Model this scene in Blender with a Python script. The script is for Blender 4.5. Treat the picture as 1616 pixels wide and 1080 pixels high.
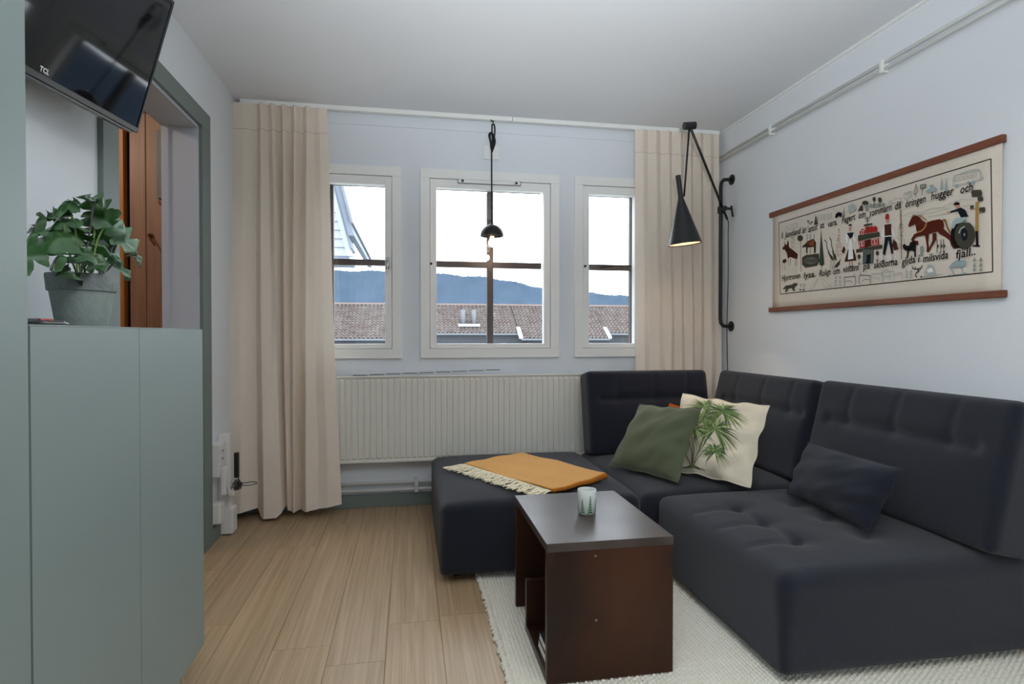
import bpy, bmesh, math, random
import numpy as np
from mathutils import Vector, Matrix
random.seed(7); rng = np.random.default_rng(7)
scene = bpy.context.scene
for o in list(bpy.data.objects): bpy.data.objects.remove(o)

# ---------------------------------------------------------------- camera
CAM_H, FPX, YAW, PITCH = 1.05, 911.4, math.radians(10.057), math.radians(-0.671)
cd = bpy.data.cameras.new('camera'); cam = bpy.data.objects.new('camera', cd)
scene.collection.objects.link(cam); scene.camera = cam
cam.location = (0, 0, CAM_H); cam.rotation_euler = (math.pi/2 + PITCH, 0, -YAW)
cd.sensor_width = 36; cd.lens = 36*FPX/1616; cd.clip_start = .05; cd.clip_end = 3000
# ---------------------------------------------------------------- world, lights, exposure
w = bpy.data.worlds.new('overcast_sky'); scene.world = w; w.use_nodes = True
bg = w.node_tree.nodes['Background']; bg.inputs[0].default_value = (.84, .92, 1.0, 1); bg.inputs[1].default_value = 5.0
XLIM = -.99
def area(name, loc, rot, sx, sy, power, col):
    d = bpy.data.lights.new(name, 'AREA'); d.shape = 'RECTANGLE'; d.size = sx; d.size_y = sy
    d.energy = power; d.color = col
    o = bpy.data.objects.new(name, d); scene.collection.objects.link(o); o.location = loc; o.rotation_euler = rot
    return o
area('side_fill_light', (XLIM-.2, -1.15, 1.5), (0, math.radians(-90), 0), 1.25, 1.6, 11, (.86, .93, 1))  # fill light added behind the camera, outside an invented side window
area('ceiling_fill_light', (.75, .1, 2.345), (0, 0, 0), 1.1, .8, 12, (1, .97, .93))  # fill light added under the ceiling, out of view
fl_ = bpy.data.lights.new('bounced_flash', 'SPOT'); fl_.energy = 340; fl_.spot_size = math.radians(88); fl_.spot_blend = 1; fl_.shadow_soft_size = .06; fl_.color = (.9, .95, 1)   # the photographer's flash, turned up at the ceiling
flo = bpy.data.objects.new('bounced_flash', fl_); scene.collection.objects.link(flo); flo.location = (.1, -.1, 1.2)
from mathutils import Vector as _V
flo.rotation_euler = (_V((.35, .98, 2.41))-flo.location).to_track_quat('-Z', 'Y').to_euler()
scene.view_settings.view_transform = 'Standard'; scene.view_settings.look = 'None'
scene.view_settings.exposure = 0.35; scene.view_settings.gamma = 1; scene.view_settings.use_curve_mapping = False
scene.cycles.use_denoising = True; scene.cycles.max_bounces = 10; scene.cycles.diffuse_bounces = 6
scene.cycles.transparent_max_bounces = 12; scene.cycles.sample_clamp_indirect = 6; scene.cycles.caustics_refractive = False; scene.cycles.caustics_reflective = False

# ---------------------------------------------------------------- measuring: pixel of the photograph -> point on a real plane
_F0 = Vector((math.sin(YAW), math.cos(YAW), 0)); _R = Vector((math.cos(YAW), -math.sin(YAW), 0)); _Z = Vector((0, 0, 1))
_F = _F0*math.cos(PITCH) + _Z*math.sin(PITCH); _U = _Z*math.cos(PITCH) - _F0*math.sin(PITCH)
def ray(u, v): return _F + _R*((u-808)/FPX) + _U*((540-v)/FPX)
def at(u, v, ax, val):
    d = ray(u, v); i = 'xyz'.index(ax); c = (0, 0, CAM_H)
    return Vector((0, 0, CAM_H)) + d*((val-c[i])/d[i])

# ---------------------------------------------------------------- materials
def lin(h):
    h = h.lstrip('#'); r = [int(h[i:i+2], 16)/255 for i in (0, 2, 4)]
    return tuple(((c/12.92) if c <= .04045 else ((c+.055)/1.055)**2.4) for c in r) + (1,)
MATS = {}
def mat(name, col, rough=.6, metal=0, var=0, vscale=8, vstretch=(1, 1, 1), bump=0, bscale=60, bstretch=(1, 1, 1), col2=None,
        emit=None, estr=0, spec=.5, sheen=0, rand=0, transl=0, coat=0):
    if name in MATS: return MATS[name]
    m = bpy.data.materials.new(name); m.use_nodes = True; nt = m.node_tree; N = nt.nodes; L = nt.links
    b = N['Principled BSDF']; c = lin(col) if isinstance(col, str) else col
    b.inputs['Base Color'].default_value = c; b.inputs['Roughness'].default_value = rough
    b.inputs['Metallic'].default_value = metal; b.inputs['Specular IOR Level'].default_value = spec
    if sheen: b.inputs['Sheen Weight'].default_value = sheen; b.inputs['Sheen Roughness'].default_value = .5
    if coat: b.inputs['Coat Weight'].default_value = coat
    if emit: b.inputs['Emission Color'].default_value = lin(emit); b.inputs['Emission Strength'].default_value = estr
    tc = N.new('ShaderNodeTexCoord'); csock = None
    if var or col2:
        mp = N.new('ShaderNodeMapping'); mp.inputs['Scale'].default_value = vstretch; L.new(tc.outputs['Object'], mp.inputs[0])
        no = N.new('ShaderNodeTexNoise'); no.inputs['Scale'].default_value = vscale; no.inputs['Detail'].default_value = 5
        L.new(mp.outputs[0], no.inputs['Vector'])
        mx = N.new('ShaderNodeMix'); mx.data_type = 'RGBA'
        cr = N.new('ShaderNodeMapRange'); cr.inputs[1].default_value = .3; cr.inputs[2].default_value = .7; L.new(no.outputs[0], cr.inputs[0]); L.new(cr.outputs[0], mx.inputs[0])
        c2 = lin(col2) if col2 else tuple(x*(1-var) for x in c[:3]) + (1,)
        c1 = c if col2 else tuple(min(1, x*(1+var)) for x in c[:3]) + (1,)
        mx.inputs[6].default_value = c1; mx.inputs[7].default_value = c2; csock = mx.outputs[2]
    if rand:
        oi = N.new('ShaderNodeObjectInfo'); mr = N.new('ShaderNodeMapRange'); mr.inputs[3].default_value = 1-rand; mr.inputs[4].default_value = 1+rand
        L.new(oi.outputs['Random'], mr.inputs[0]); mm = N.new('ShaderNodeMix'); mm.data_type = 'RGBA'; mm.blend_type = 'MULTIPLY'; mm.inputs[0].default_value = 1
        if csock: L.new(csock, mm.inputs[6])
        else: mm.inputs[6].default_value = c
        L.new(mr.outputs[0], mm.inputs[7]); csock = mm.outputs[2]
    if csock: L.new(csock, b.inputs['Base Color'])
    if bump:
        mp = N.new('ShaderNodeMapping'); mp.inputs['Scale'].default_value = bstretch; L.new(tc.outputs['Object'], mp.inputs[0])
        no = N.new('ShaderNodeTexNoise'); no.inputs['Scale'].default_value = bscale; no.inputs['Detail'].default_value = 3
        L.new(mp.outputs[0], no.inputs['Vector']); bp = N.new('ShaderNodeBump'); bp.inputs['Strength'].default_value = bump; bp.inputs['Distance'].default_value = .01
        L.new(no.outputs[0], bp.inputs['Height']); L.new(bp.outputs[0], b.inputs['Normal'])
    if transl:
        tr = N.new('ShaderNodeBsdfTranslucent'); tr.inputs[0].default_value = c; ms = N.new('ShaderNodeMixShader'); ms.inputs[0].default_value = transl
        if csock: L.new(csock, tr.inputs[0])
        L.new(b.outputs[0], ms.inputs[1]); L.new(tr.outputs[0], ms.inputs[2]); L.new(ms.outputs[0], N['Material Output'].inputs[0])
    MATS[name] = m; return m
def glass(name, tint=(1, 1, 1, 1), refl=.03, rough=0):
    m = bpy.data.materials.new(name); m.use_nodes = True; nt = m.node_tree; N = nt.nodes; L = nt.links
    N.remove(N['Principled BSDF']); t = N.new('ShaderNodeBsdfTransparent'); t.inputs[0].default_value = tint
    g = N.new('ShaderNodeBsdfGlossy'); g.inputs[1].default_value = rough; lw = N.new('ShaderNodeLayerWeight'); lw.inputs[0].default_value = .5; pw_ = N.new('ShaderNodeMath'); pw_.operation = 'POWER'; pw_.inputs[1].default_value = 4; L.new(lw.outputs['Facing'], pw_.inputs[0])
    f = N.new('ShaderNodeMath'); f.operation = 'MULTIPLY_ADD'; f.inputs[1].default_value = .7; f.inputs[2].default_value = refl; L.new(pw_.outputs[0], f.inputs[0])
    ms = N.new('ShaderNodeMixShader'); L.new(f.outputs[0], ms.inputs[0]); L.new(t.outputs[0], ms.inputs[1]); L.new(g.outputs[0], ms.inputs[2])
    L.new(ms.outputs[0], N['Material Output'].inputs[0]); return m
def wood(name, c1, c2, scale=3, stretch=(12, 1, 12), rough=.45, rand=0, bump=.05, seed_rand=False, spec=.5, spread=(.78, 1.22)):
    m = bpy.data.materials.new(name); m.use_nodes = True; nt = m.node_tree; N = nt.nodes; L = nt.links; b = N['Principled BSDF']
    b.inputs['Roughness'].default_value = rough; b.inputs['Specular IOR Level'].default_value = spec
    tc = N.new('ShaderNodeTexCoord'); mp = N.new('ShaderNodeMapping'); mp.inputs['Scale'].default_value = stretch; L.new(tc.outputs['Object'], mp.inputs[0])
    oi = N.new('ShaderNodeObjectInfo')
    if seed_rand:
        mu = N.new('ShaderNodeMath'); mu.operation = 'MULTIPLY'; mu.inputs[1].default_value = 40; L.new(oi.outputs['Random'], mu.inputs[0]); L.new(mu.outputs[0], mp.inputs[1])
    n1 = N.new('ShaderNodeTexNoise'); n1.inputs['Scale'].default_value = scale; n1.inputs['Detail'].default_value = 8; n1.inputs['Distortion'].default_value = .6; L.new(mp.outputs[0], n1.inputs['Vector'])
    mp2 = N.new('ShaderNodeMapping'); mp2.inputs['Scale'].default_value = tuple(4*s if s > 2 else s*.7 for s in stretch); L.new(tc.outputs['Object'], mp2.inputs[0])
    n2 = N.new('ShaderNodeTexNoise'); n2.inputs['Scale'].default_value = scale*1.6; n2.inputs['Detail'].default_value = 4; L.new(mp2.outputs[0], n2.inputs['Vector'])
    ad = N.new('ShaderNodeMath'); ad.operation = 'ADD'; L.new(n1.outputs[0], ad.inputs[0]); L.new(n2.outputs[0], ad.inputs[1])
    mr = N.new('ShaderNodeMapRange'); mr.inputs[1].default_value = spread[0]; mr.inputs[2].default_value = spread[1]; L.new(ad.outputs[0], mr.inputs[0])
    mx = N.new('ShaderNodeMix'); mx.data_type = 'RGBA'; mx.inputs[6].default_value = lin(c1); mx.inputs[7].default_value = lin(c2); L.new(mr.outputs[0], mx.inputs[0])
    mr2 = N.new('ShaderNodeMapRange'); mr2.inputs[3].default_value = 1-rand; mr2.inputs[4].default_value = 1+rand; L.new(oi.outputs['Random'], mr2.inputs[0])
    mm = N.new('ShaderNodeMix'); mm.data_type = 'RGBA'; mm.blend_type = 'MULTIPLY'; mm.inputs[0].default_value = 1; L.new(mx.outputs[2], mm.inputs[6]); L.new(mr2.outputs[0], mm.inputs[7])
    L.new(mm.outputs[2], b.inputs['Base Color'])
    bp = N.new('ShaderNodeBump'); bp.inputs['Strength'].default_value = bump; bp.inputs['Distance'].default_value = .003; L.new(ad.outputs[0], bp.inputs['Height']); L.new(bp.outputs[0], b.inputs['Normal'])
    return m
WALL = mat('painted_wall', '#dfe4e8', .85, bump=.12, bscale=180)
WALLB = mat('painted_back_wall', '#dce1e7', .8, bump=.06, bscale=180)
CEIL = mat('ceiling_paint', '#dfe2e6', .9, bump=.05, bscale=120)
WHITE = mat('white_gloss_paint', '#e9ebe8', .4)
CASING = mat('window_casing_paint', '#eaebe9', .45, var=.02, vscale=5)
PLAST = mat('white_plastic', '#dedcda', .4)
GREY = mat('grey_green_paint', '#6f7a77', .5)
JAMB = mat('jamb_paint', '#b9bfcb', .55)
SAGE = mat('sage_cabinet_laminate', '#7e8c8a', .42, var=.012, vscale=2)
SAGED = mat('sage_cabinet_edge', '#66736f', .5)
SHADOWGAP = mat('gap_shade', '#1d2421', .8)  # shade inside gaps, painted as a flat dark colour
NAVY = mat('navy_upholstery', '#1c1f2a', .95, var=.1, vscale=260, bump=.5, bscale=420, sheen=.18, spec=.2)
NAVYP = mat('navy_pillow_fabric', '#1d212d', .95, var=.1, vscale=260, bump=.5, bscale=420, sheen=.14, spec=.2)
BLACKP = mat('black_plastic', '#17181a', .35)
BLACKM = mat('matt_black_metal', '#1c1c1e', .42, spec=.4)
CREAM = mat('cream_radiator_paint', '#dddbd2', .45)
PIPEW = mat('white_pipe_paint', '#cfd1d3', .4)
CURT = mat('beige_curtain_cloth', '#ece0d2', .95, bump=.15, bscale=500, spec=.1, transl=.13, var=.03, vscale=400, vstretch=(1, 1, .05))
GREENC = mat('olive_green_cushion_cloth', '#575d48', .95, var=.06, vscale=300, bump=.3, bscale=400, sheen=.15, spec=.15)
CREAMC = mat('cream_cushion_cloth', '#d9cfba', .95, var=.03, vscale=200, bump=.2, bscale=300, spec=.15)
ORANGEC = mat('burnt_orange_cloth', '#b8602a', .95, spec=.1)
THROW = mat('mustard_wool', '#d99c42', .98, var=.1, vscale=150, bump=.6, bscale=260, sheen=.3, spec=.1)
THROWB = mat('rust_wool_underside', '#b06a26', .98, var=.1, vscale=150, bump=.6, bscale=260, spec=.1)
FRINGE = mat('cream_wool_fringe', '#e6dcc0', .95, spec=.1)
RUG = mat('cream_woven_wool', '#d6d3c6', .98, var=.02, vscale=35, spec=.1)
CHROME = mat('chrome', '#c8cacc', .15, metal=1)
STEEL = mat('brushed_metal', '#9da0a2', .35, metal=1)
TABLE = wood('dark_stained_table_wood', '#23130c', '#422415', scale=2.0, stretch=(1.6, 1.6, .9), rough=.36, spec=.3, bump=.03)
TABLET = wood('dark_stained_table_top', '#2e2725', '#4a403c', scale=3.5, stretch=(1.5, 1, 1.5), rough=.33, bump=.02)
FLOORW = wood('oak_vinyl_plank', '#8f785a', '#b9a080', scale=1.6, stretch=(34, .9, 34), rough=.4, rand=.025, spread=(.68, 1.32), bump=.05, seed_rand=True)
ROD = wood('teak_rod', '#6b3720', '#7f4527', scale=4, stretch=(6, 1, 6), rough=.5)
PINE = wood('stained_pine_plank', '#7f6455', '#917262', scale=3, stretch=(8, 8, .8), rough=.5, rand=.08, seed_rand=True)
PINEO = wood('orange_pine', '#a06a34', '#b0773c', scale=3, stretch=(8, 8, .8), rough=.5)
BROWNW = mat('brown_stained_window_wood', '#3f3029', .6)
GLASS = glass('window_glass')

# ---------------------------------------------------------------- mesh helpers
class MB:
    def __init__(s): s.v = []; s.f = []; s.m = []; s.mi = 0
    def add(s, vs, fs, mi=None):
        b = len(s.v); s.v += [tuple(p) for p in vs]; s.f += [tuple(i+b for i in f) for f in fs]; s.m += [s.mi if mi is None else mi]*len(fs)
    def box(s, x0, x1, y0, y1, z0, z1, mi=None, M=None):
        vs = [Vector((x, y, z)) for x in (x0, x1) for y in (y0, y1) for z in (z0, z1)]
        if M: vs = [M @ p for p in vs]
        s.add(vs, [(0, 1, 3, 2), (4, 6, 7, 5), (0, 4, 5, 1), (2, 3, 7, 6), (0, 2, 6, 4), (1, 5, 7, 3)], mi)
    def tube(s, pts, r, n=10, caps=True, mi=None):
        pts = [Vector(p) for p in pts]; rs = r if isinstance(r, (list, tuple)) else [r]*len(pts); rings = []
        t0 = (pts[1]-pts[0]).normalized(); up = Vector((0, 0, 1)) if abs(t0.z) < .9 else Vector((1, 0, 0)); nx = t0.cross(up).normalized()
        for i, p in enumerate(pts):
            t = (pts[min(i+1, len(pts)-1)] - pts[max(i-1, 0)]).normalized(); nx = (nx - t*nx.dot(t)).normalized(); ny = t.cross(nx)
            rings.append([p + (nx*math.cos(a) + ny*math.sin(a))*rs[i] for a in [2*math.pi*k/n for k in range(n)]])
        vs = [q for rg in rings for q in rg]; fs = []
        for i in range(len(pts)-1):
            for k in range(n): fs.append((i*n+k, i*n+(k+1) % n, (i+1)*n+(k+1) % n, (i+1)*n+k))
        if caps: fs += [tuple(reversed(range(n))), tuple(range((len(pts)-1)*n, len(pts)*n))]
        s.add(vs, fs, mi)
    def lathe(s, prof, c=(0, 0, 0), n=40, M=None, mi=None, closed=False):
        vs = []; fs = []
        for r, z in prof:
            for k in range(n):
                a = 2*math.pi*k/n; p = Vector((r*math.cos(a), r*math.sin(a), z)); p = M @ p if M else p + Vector(c); vs.append(p)
        L = len(prof)
        for i in range(L if closed else L-1):
            for k in range(n): fs.append((i*n+k, i*n+(k+1) % n, ((i+1) % L)*n+(k+1) % n, ((i+1) % L)*n+k))
        s.add(vs, fs, mi)
    def grid(s, P, mi=None, closed=False):   # P: array rows x cols x 3
        r, c = len(P), len(P[0]); vs = [p for row in P for p in row]
        fs = [(i*c+j, i*c+j+1, (i+1)*c+j+1, (i+1)*c+j) for i in range(r-1) for j in range(c-1)]
        s.add(vs, fs, mi)
    def poly(s, pts, mi=None): s.add(pts, [tuple(range(len(pts)))], mi)
    def obj(s, name, mats, parent=None, smooth=False, bevel=0, solid=0, label=None, kind=None, merge=False, auto=None):
        me = bpy.data.meshes.new(name); me.from_pydata(s.v, [], s.f)
        for m in (mats if isinstance(mats, (list, tuple)) else [mats]): me.materials.append(m)
        if any(s.m): me.polygons.foreach_set('material_index', s.m)
        bm = bmesh.new(); bm.from_mesh(me)
        if merge: bmesh.ops.remove_doubles(bm, verts=bm.verts, dist=1e-5)
        bmesh.ops.recalc_face_normals(bm, faces=bm.faces); bm.to_mesh(me); bm.free()
        if smooth: me.polygons.foreach_set('use_smooth', [True]*len(me.polygons))
        if auto is not None: me.polygons.foreach_set('use_smooth', [True]*len(me.polygons)); me.set_sharp_from_angle(angle=math.radians(auto))
        o = bpy.data.objects.new(name, me); scene.collection.objects.link(o)
        if bevel:
            b = o.modifiers.new('bevel', 'BEVEL'); b.width = bevel; b.segments = 2; b.limit_method = 'ANGLE'
        if solid:
            b = o.modifiers.new('solid', 'SOLIDIFY'); b.thickness = solid; b.offset = 0
        put(o, parent)
        if label: o['label'] = label
        if kind: o['kind'] = kind
        return o
def root_loc(p):
    v = Vector((0, 0, 0))
    while p: v = v + p.location; p = p.parent
    return v
def put(o, parent):
    if parent: o.parent = parent; o.matrix_parent_inverse = Matrix.Translation(-root_loc(parent)) if parent.type == 'EMPTY' else Matrix.Identity(4)
def tag(o, label, cat, group=None):
    o['label'] = label; o['category'] = cat
    if group: o['group'] = group
    return o
def thing(name, label, cat, loc=(0, 0, 0), group=None):
    o = bpy.data.objects.new(name, None); scene.collection.objects.link(o); o.location = loc; o.empty_display_size = .1
    return tag(o, label, cat, group)
def sroot(name, loc=(0, 0, 0)):
    o = bpy.data.objects.new(name, None); scene.collection.objects.link(o); o.location = loc; o['kind'] = 'structure'; return o
def bx(name, b, m, parent=None, bevel=0, **k):
    q = MB(); q.box(*b); return q.obj(name, m, parent, bevel=bevel, **k)
def boxes(name, bl, m, parent=None, bevel=0, **k):
    q = MB()
    for b in bl: q.box(*b)
    return q.obj(name, m, parent, bevel=bevel, **k)
def smoothpath(pts, n=8):
    pts = [Vector(p) for p in pts]; P = [pts[0]*2-pts[1]] + pts + [pts[-1]*2-pts[-2]]; out = []
    for i in range(1, len(P)-2):
        a, b, c, d = P[i-1:i+3]
        for k in range(n):
            t = k/n; out.append(.5*((2*b) + (c-a)*t + (2*a-5*b+4*c-d)*t*t + (3*b-a-3*c+d)*t**3))
    return out + [pts[-1]]

# ================================================================ ROOM
XL, XR, YB, YR, H = -.99, 2.065, 3.62, -2.2, 2.411
DY0, DY1, DZ = 2.178, 2.985, 2.05      # doorway in the left wall
fl = bx('floor', (-2.7, XR+.15, YR-.15, YB+.14, -.12, -.006), mat('floor_underlay', '#5b4a39', .9)); fl['kind'] = 'structure'
pw, pl = .1865, 1.29
pm = None; k = 0
x = -.077-pw*5-.002; row = 0
starts = {}
while x < XR:
    x1 = x+pw
    if x1 > XL-.05:
        off = {0: .2}.get(row, (row*.53 + .2) % pl)
        y = YR - off
        # the three butt joints the photograph shows
        if abs(x1+.077) < .01: y = 1.893 - pl*4
        if abs(x+.077) < .01: y = 2.13 - pl*4
        if abs(x1+.2635) < .01: y = 2.018 - pl*4
        while y < YB:
            y0, y1 = max(y, YR), min(y+pl, YB)
            if y1-y0 > .02:
                xa, xb = max(x, XL-.0), min(x1, XR)
                q = MB(); g = .0007; q.box(xa+g-x, xb-g-x, g, y1-y0-g, -.006, 0)
                o = q.obj('plank', FLOORW, fl); o.location = (x, y0, 0)
            y += pl
    x = x1; row += 1
bx('plank', (-2.6, XL, 1.0, YB, -.006, 0), FLOORW, fl)
ce = bx('ceiling', (XL-.16, XR+.15, YR-.15, YB+.14, H, H+.15), CEIL); ce['kind'] = 'structure'
T = .156
boxes('wall_left', [(XL-T, XL, YR, -1.95, 0, H), (XL-T, XL, -.35, DY0, 0, H), (XL-T, XL, -1.95, -.35, 0, .9), (XL-T, XL, -1.95, -.35, 2.1, H), (XL-T, XL, DY1, YB, 0, H), (XL-T, XL, DY0, DY1, DZ, H)], WALL, kind='structure')
bx('wall_right', (XR, XR+.15, YR, YB, 0, H), WALL, kind='structure')
WINS = [(-.475, -.147), (.166, .849), (1.15, 1.463)]
PZ0, PZ1 = .997, 1.968
q = MB(); h0, h1 = PZ0-.045, PZ1+.055; xs = [-2.7]
for a, b in WINS: xs += [a-.045, b+.045]
xs.append(XR+.15)
for i in range(0, len(xs), 2): q.box(xs[i], xs[i+1], YB, YB+.14, 0, H)
for a, b in WINS: q.box(a-.045, b+.045, YB, YB+.14, 0, h0); q.box(a-.045, b+.045, YB, YB+.14, h1, H)
q.obj('wall_back', WALLB, kind='structure')
q = MB(); q.box(XL-T, XR+.15, YR-.15, YR, 0, H)
q.obj('wall_rear', WALL, kind='structure')
w4 = sroot('window_4', (XL, -1.15, .9))  # unseen window, added as an opening for the side fill light
boxes('frame', [(XL-.1, XL+.01, -1.95, -1.9, .9, 2.1), (XL-.1, XL+.01, -.4, -.35, .9, 2.1), (XL-.1, XL+.01, -1.17, -1.13, .95, 2.05), (XL-.1, XL+.01, -1.9, -.4, .9, .95), (XL-.1, XL+.01, -1.9, -.4, 2.05, 2.1)], CASING, w4)
# ceiling board seams, cornice
boxes('trim_1', [(XR-.012, XR, YR, YB, H-.012, H)], WHITE, kind='structure')
bx('trim_2', (XL, XR, YB-.006, YB, 2.325, 2.33), WALLB, kind='structure')
# baseboards
boxes('baseboard_back', [(XL, XR, YB-.016, YB, 0, .078)], GREY, kind='structure', bevel=.002)
boxes('baseboard_left', [(XL, XL+.016, DY1+.115, YB, 0, .075)], GREY, kind='structure', bevel=.002)
bx('baseboard_right', (XR-.016, XR, YR, YB, 0, .075), GREY, kind='structure', bevel=.002)
# doorway casing and lining
d1 = sroot('door_1', (XL, DY1, 0))
bx('casing', (XL, XL+.018, DY0-.105, DY0, 0, DZ), GREY, d1, bevel=.002); bx('casing', (XL, XL+.018, DY1, DY1+.115, 0, DZ), GREY, d1, bevel=.002)
bx('casing', (XL, XL+.018, DY0-.105, DY1+.115, DZ, DZ+.085), GREY, d1, bevel=.002)
bx('jamb', (XL-T, XL+.002, DY0-.001, DY0+.014, 0, DZ), JAMB, d1); bx('jamb', (XL-T, XL+.002, DY1-.014, DY1+.001, 0, DZ), JAMB, d1)
bx('jamb', (XL-T, XL+.002, DY0+.014, DY1-.014, DZ-.014, DZ+.001), JAMB, d1)
bx('door_stop', (XL-T, XL-T+.03, DY1-.02, DY1-.014, 0, DZ-.014), JAMB, d1)
# hallway seen through the doorway
HM = mat('hall_wall_paint', '#b9a893', .8)
boxes('wall_hall', [(-2.75, -2.6, 1.0, YB, 0, H), (-2.6, XL-T, .85, 1.0, 0, H), (-2.6, XL-T, YB-.001, YB+.001, 0, H)], HM, kind='structure')
ch = bx('ceiling_hall', (-2.75, XL-T, .85, YB+.14, H, H+.15), mat('hall_ceiling_wood', '#7b4f33', .6)); ch['kind'] = 'structure'
hd = sroot('door_2', (-1.7, YB, 0))
def hx(u, yy=3.57): return at(u, 300, 'y', yy).x
bx('door_frame', (hx(165), hx(197), 3.55, 3.618, 0, 2.3), PINEO, hd)
bx('gap', (hx(197), hx(204), 3.60, 3.618, 0, 2.3), SHADOWGAP, hd)
for a, b in ((204, 230), (230, 259), (259, 290)): bx('plank', (hx(a)+.001, hx(b)-.001, 3.57, 3.618, 0, 2.3), PINE, hd, bevel=.003)
bx('lintel', (hx(165), hx(290), 3.53, 3.618, 2.3, H), PINE, hd)
hp = thing('coat_rack_board', 'blue grey strip of a coat rack beside the far door jamb', 'coat rack', (hx(255, 3.5), 3.5, 1.7))
crb = bx('board', (hx(250, 3.52), hx(259, 3.52), 3.5, 3.568, at(255, 313, 'y', 3.5).z, at(255, 205, 'y', 3.5).z), mat('blue_grey_paint', '#57606a', .5), hp)
q = MB(); p = at(253, 318, 'y', 3.5); q.lathe([(.001, -.03), (.012, -.03), (.02, 0), (.016, .018), (.001, .02)], n=16, M=Matrix.Translation(p+Vector((0, .03, 0))) @ Matrix.Rotation(math.radians(90), 4, 'X')); q.obj('knob', wood('knob_wood', '#7a4a28', '#8d5a33'), crb, smooth=True)
hk = thing('coat_hook', 'small brass coat hook screwed to the brown plank door', 'hook', at(238, 375, 'y', 3.55))
q = MB(); a = at(238, 372, 'y', 3.565); q.tube(smoothpath([a, a+Vector((0, -.03, 0)), a+Vector((.01, -.04, -.02)), a+Vector((.035, -.035, -.06))]), .005, 8)
q.lathe([(.001, 0), (.012, 0), (.012, .004), (.001, .004)], n=14, M=Matrix.Translation(a) @ Matrix.Rotation(math.radians(90), 4, 'X')); q.obj('hook_body', mat('aged_brass', '#6b4a2a', .4, metal=.8), hk, smooth=True)
# warm lamp in the hallway
hl = thing('hall_ceiling_lamp', 'small round ceiling lamp in the hallway', 'lamp', (-1.9, 2.7, H))
q = MB(); q.lathe([(.001, -.05), (.1, -.045), (.12, -.02), (.12, 0)], c=(-1.9, 2.7, H), n=28); q.obj('shade', mat('lit_hall_shade', '#fff0d0', .5, emit='#ffcf8a', estr=6), hl, smooth=True)
ld = bpy.data.lights.new('hall_bulb', 'POINT'); ld.energy = 12; ld.color = (1, .86, .7); ld.shadow_soft_size = .05; lo = bpy.data.objects.new('hall_bulb', ld); scene.collection.objects.link(lo); lo.location = (-1.9, 2.7, H-.1)
# fixture added for the ceiling fill light, unseen behind the camera
cl = thing('added_ceiling_lamp', 'added square white fill lamp on the ceiling, unseen behind the viewpoint', 'lamp', (.75, .1, H))
q = MB(); q.box(.2, 1.3, -.3, .5, H-.06, H); q.obj('housing', WHITE, cl)

# ---------------------------------------------------------------- windows
def win(n, a, b, vert, darkL=0, darkR=0):
    r = sroot('window_%d' % n, ((a+b)/2, YB, PZ0)); c = .1; zt, zb = 2.079, .909; wd = .057
    y0, y1 = YB-.016, YB
    bx('casing_board', (a-c, a-c+wd, y0, y1, zb+wd, zt-wd), CASING, r, bevel=.002); bx('casing_board', (b+c-wd, b+c, y0, y1, zb+wd, zt-wd), CASING, r, bevel=.002)
    bx('casing_board', (a-c, b+c, y0, y1, zt-wd, zt), CASING, r, bevel=.002); bx('casing_board', (a-c, b+c, y0-.006, y1, zb, zb+wd), CASING, r, bevel=.002)
    e = .0025; A, B, Z0, Z1 = a-c+wd+e, b+c-wd-e, zb+wd+e, zt-wd-e
    bx('sash_stile', (A, a, YB-.006, YB+.045, Z0, Z1), CASING, r, bevel=.0015); bx('sash_stile', (b, B, YB-.006, YB+.045, Z0, Z1), CASING, r, bevel=.0015)
    bx('sash_rail', (a, b, YB-.006, YB+.045, PZ1, Z1), CASING, r, bevel=.0015); bx('sash_rail', (a, b, YB-.006, YB+.045, Z0, PZ0), CASING, r, bevel=.0015)
    zm = 1.502
    bx('pane', (a, b, YB+.03, YB+.033, PZ0, PZ1), GLASS, r)
    q = MB(); o = .012
    q.box(a-.04, a-.012+darkL*1.5, YB+.06, YB+.1, PZ0-.04, PZ1+.04); q.box(b+.014-darkR*1.6, b+.04, YB+.06, YB+.1, PZ0-.04, PZ1+.04)
    q.box(a, b, YB+.06, YB+.1, PZ1+.008, PZ1+.04); q.box(a, b, YB+.06, YB+.1, PZ0-.04, PZ0-.014)
    q.obj('outer_frame', BROWNW, r)
    bx('transom_bar', (a, b, YB+.062, YB+.095, zm-.019, zm+.019), BROWNW, r, bevel=.003)
    if vert: 
        bx('mullion_bar', (vert-.02, vert+.02, YB+.06, YB+.097, PZ0-.01, PZ1), BROWNW, r, bevel=.003)
    return r
w1 = win(1, *WINS[0], None, darkL=.02); w2 = win(2, *WINS[1], .511); w3 = win(3, *WINS[2], None, darkR=.01)
# fittings
q = MB(); p = at(612, 414, 'y', YB-.006); q.box(p.x-.008, p.x+.008, p.y-.012, p.y, p.z-.04, p.z+.03); esp = q.obj('espagnolette_plate', STEEL, w1, bevel=.002)
q = MB(); q.tube([p+Vector((0, -.012, 0)), p+Vector((0, -.035, 0))], .009, 12); q.tube([p+Vector((0, -.03, .008)), p+Vector((.004, -.032, -.045))], .006, 10); q.obj('handle', CHROME, esp, smooth=True)
for (u, v, ww) in ((680.5, 416, w2), (924, 420, w3)):
    p = at(u, v, 'y', YB-.016); q = MB(); q.lathe([(.001, 0), (.0075, 0), (.0075, .006), (.001, .008)], n=14, M=Matrix.Translation(p+Vector((0, .009, 0))) @ Matrix.Rotation(math.radians(90), 4, 'X')); q.obj('screw_cap', BLACKP, ww, smooth=True)
pa, pb = at(723, 287, 'y', YB-.02), at(822, 287, 'y', YB-.02); pz = 2.012
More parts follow.
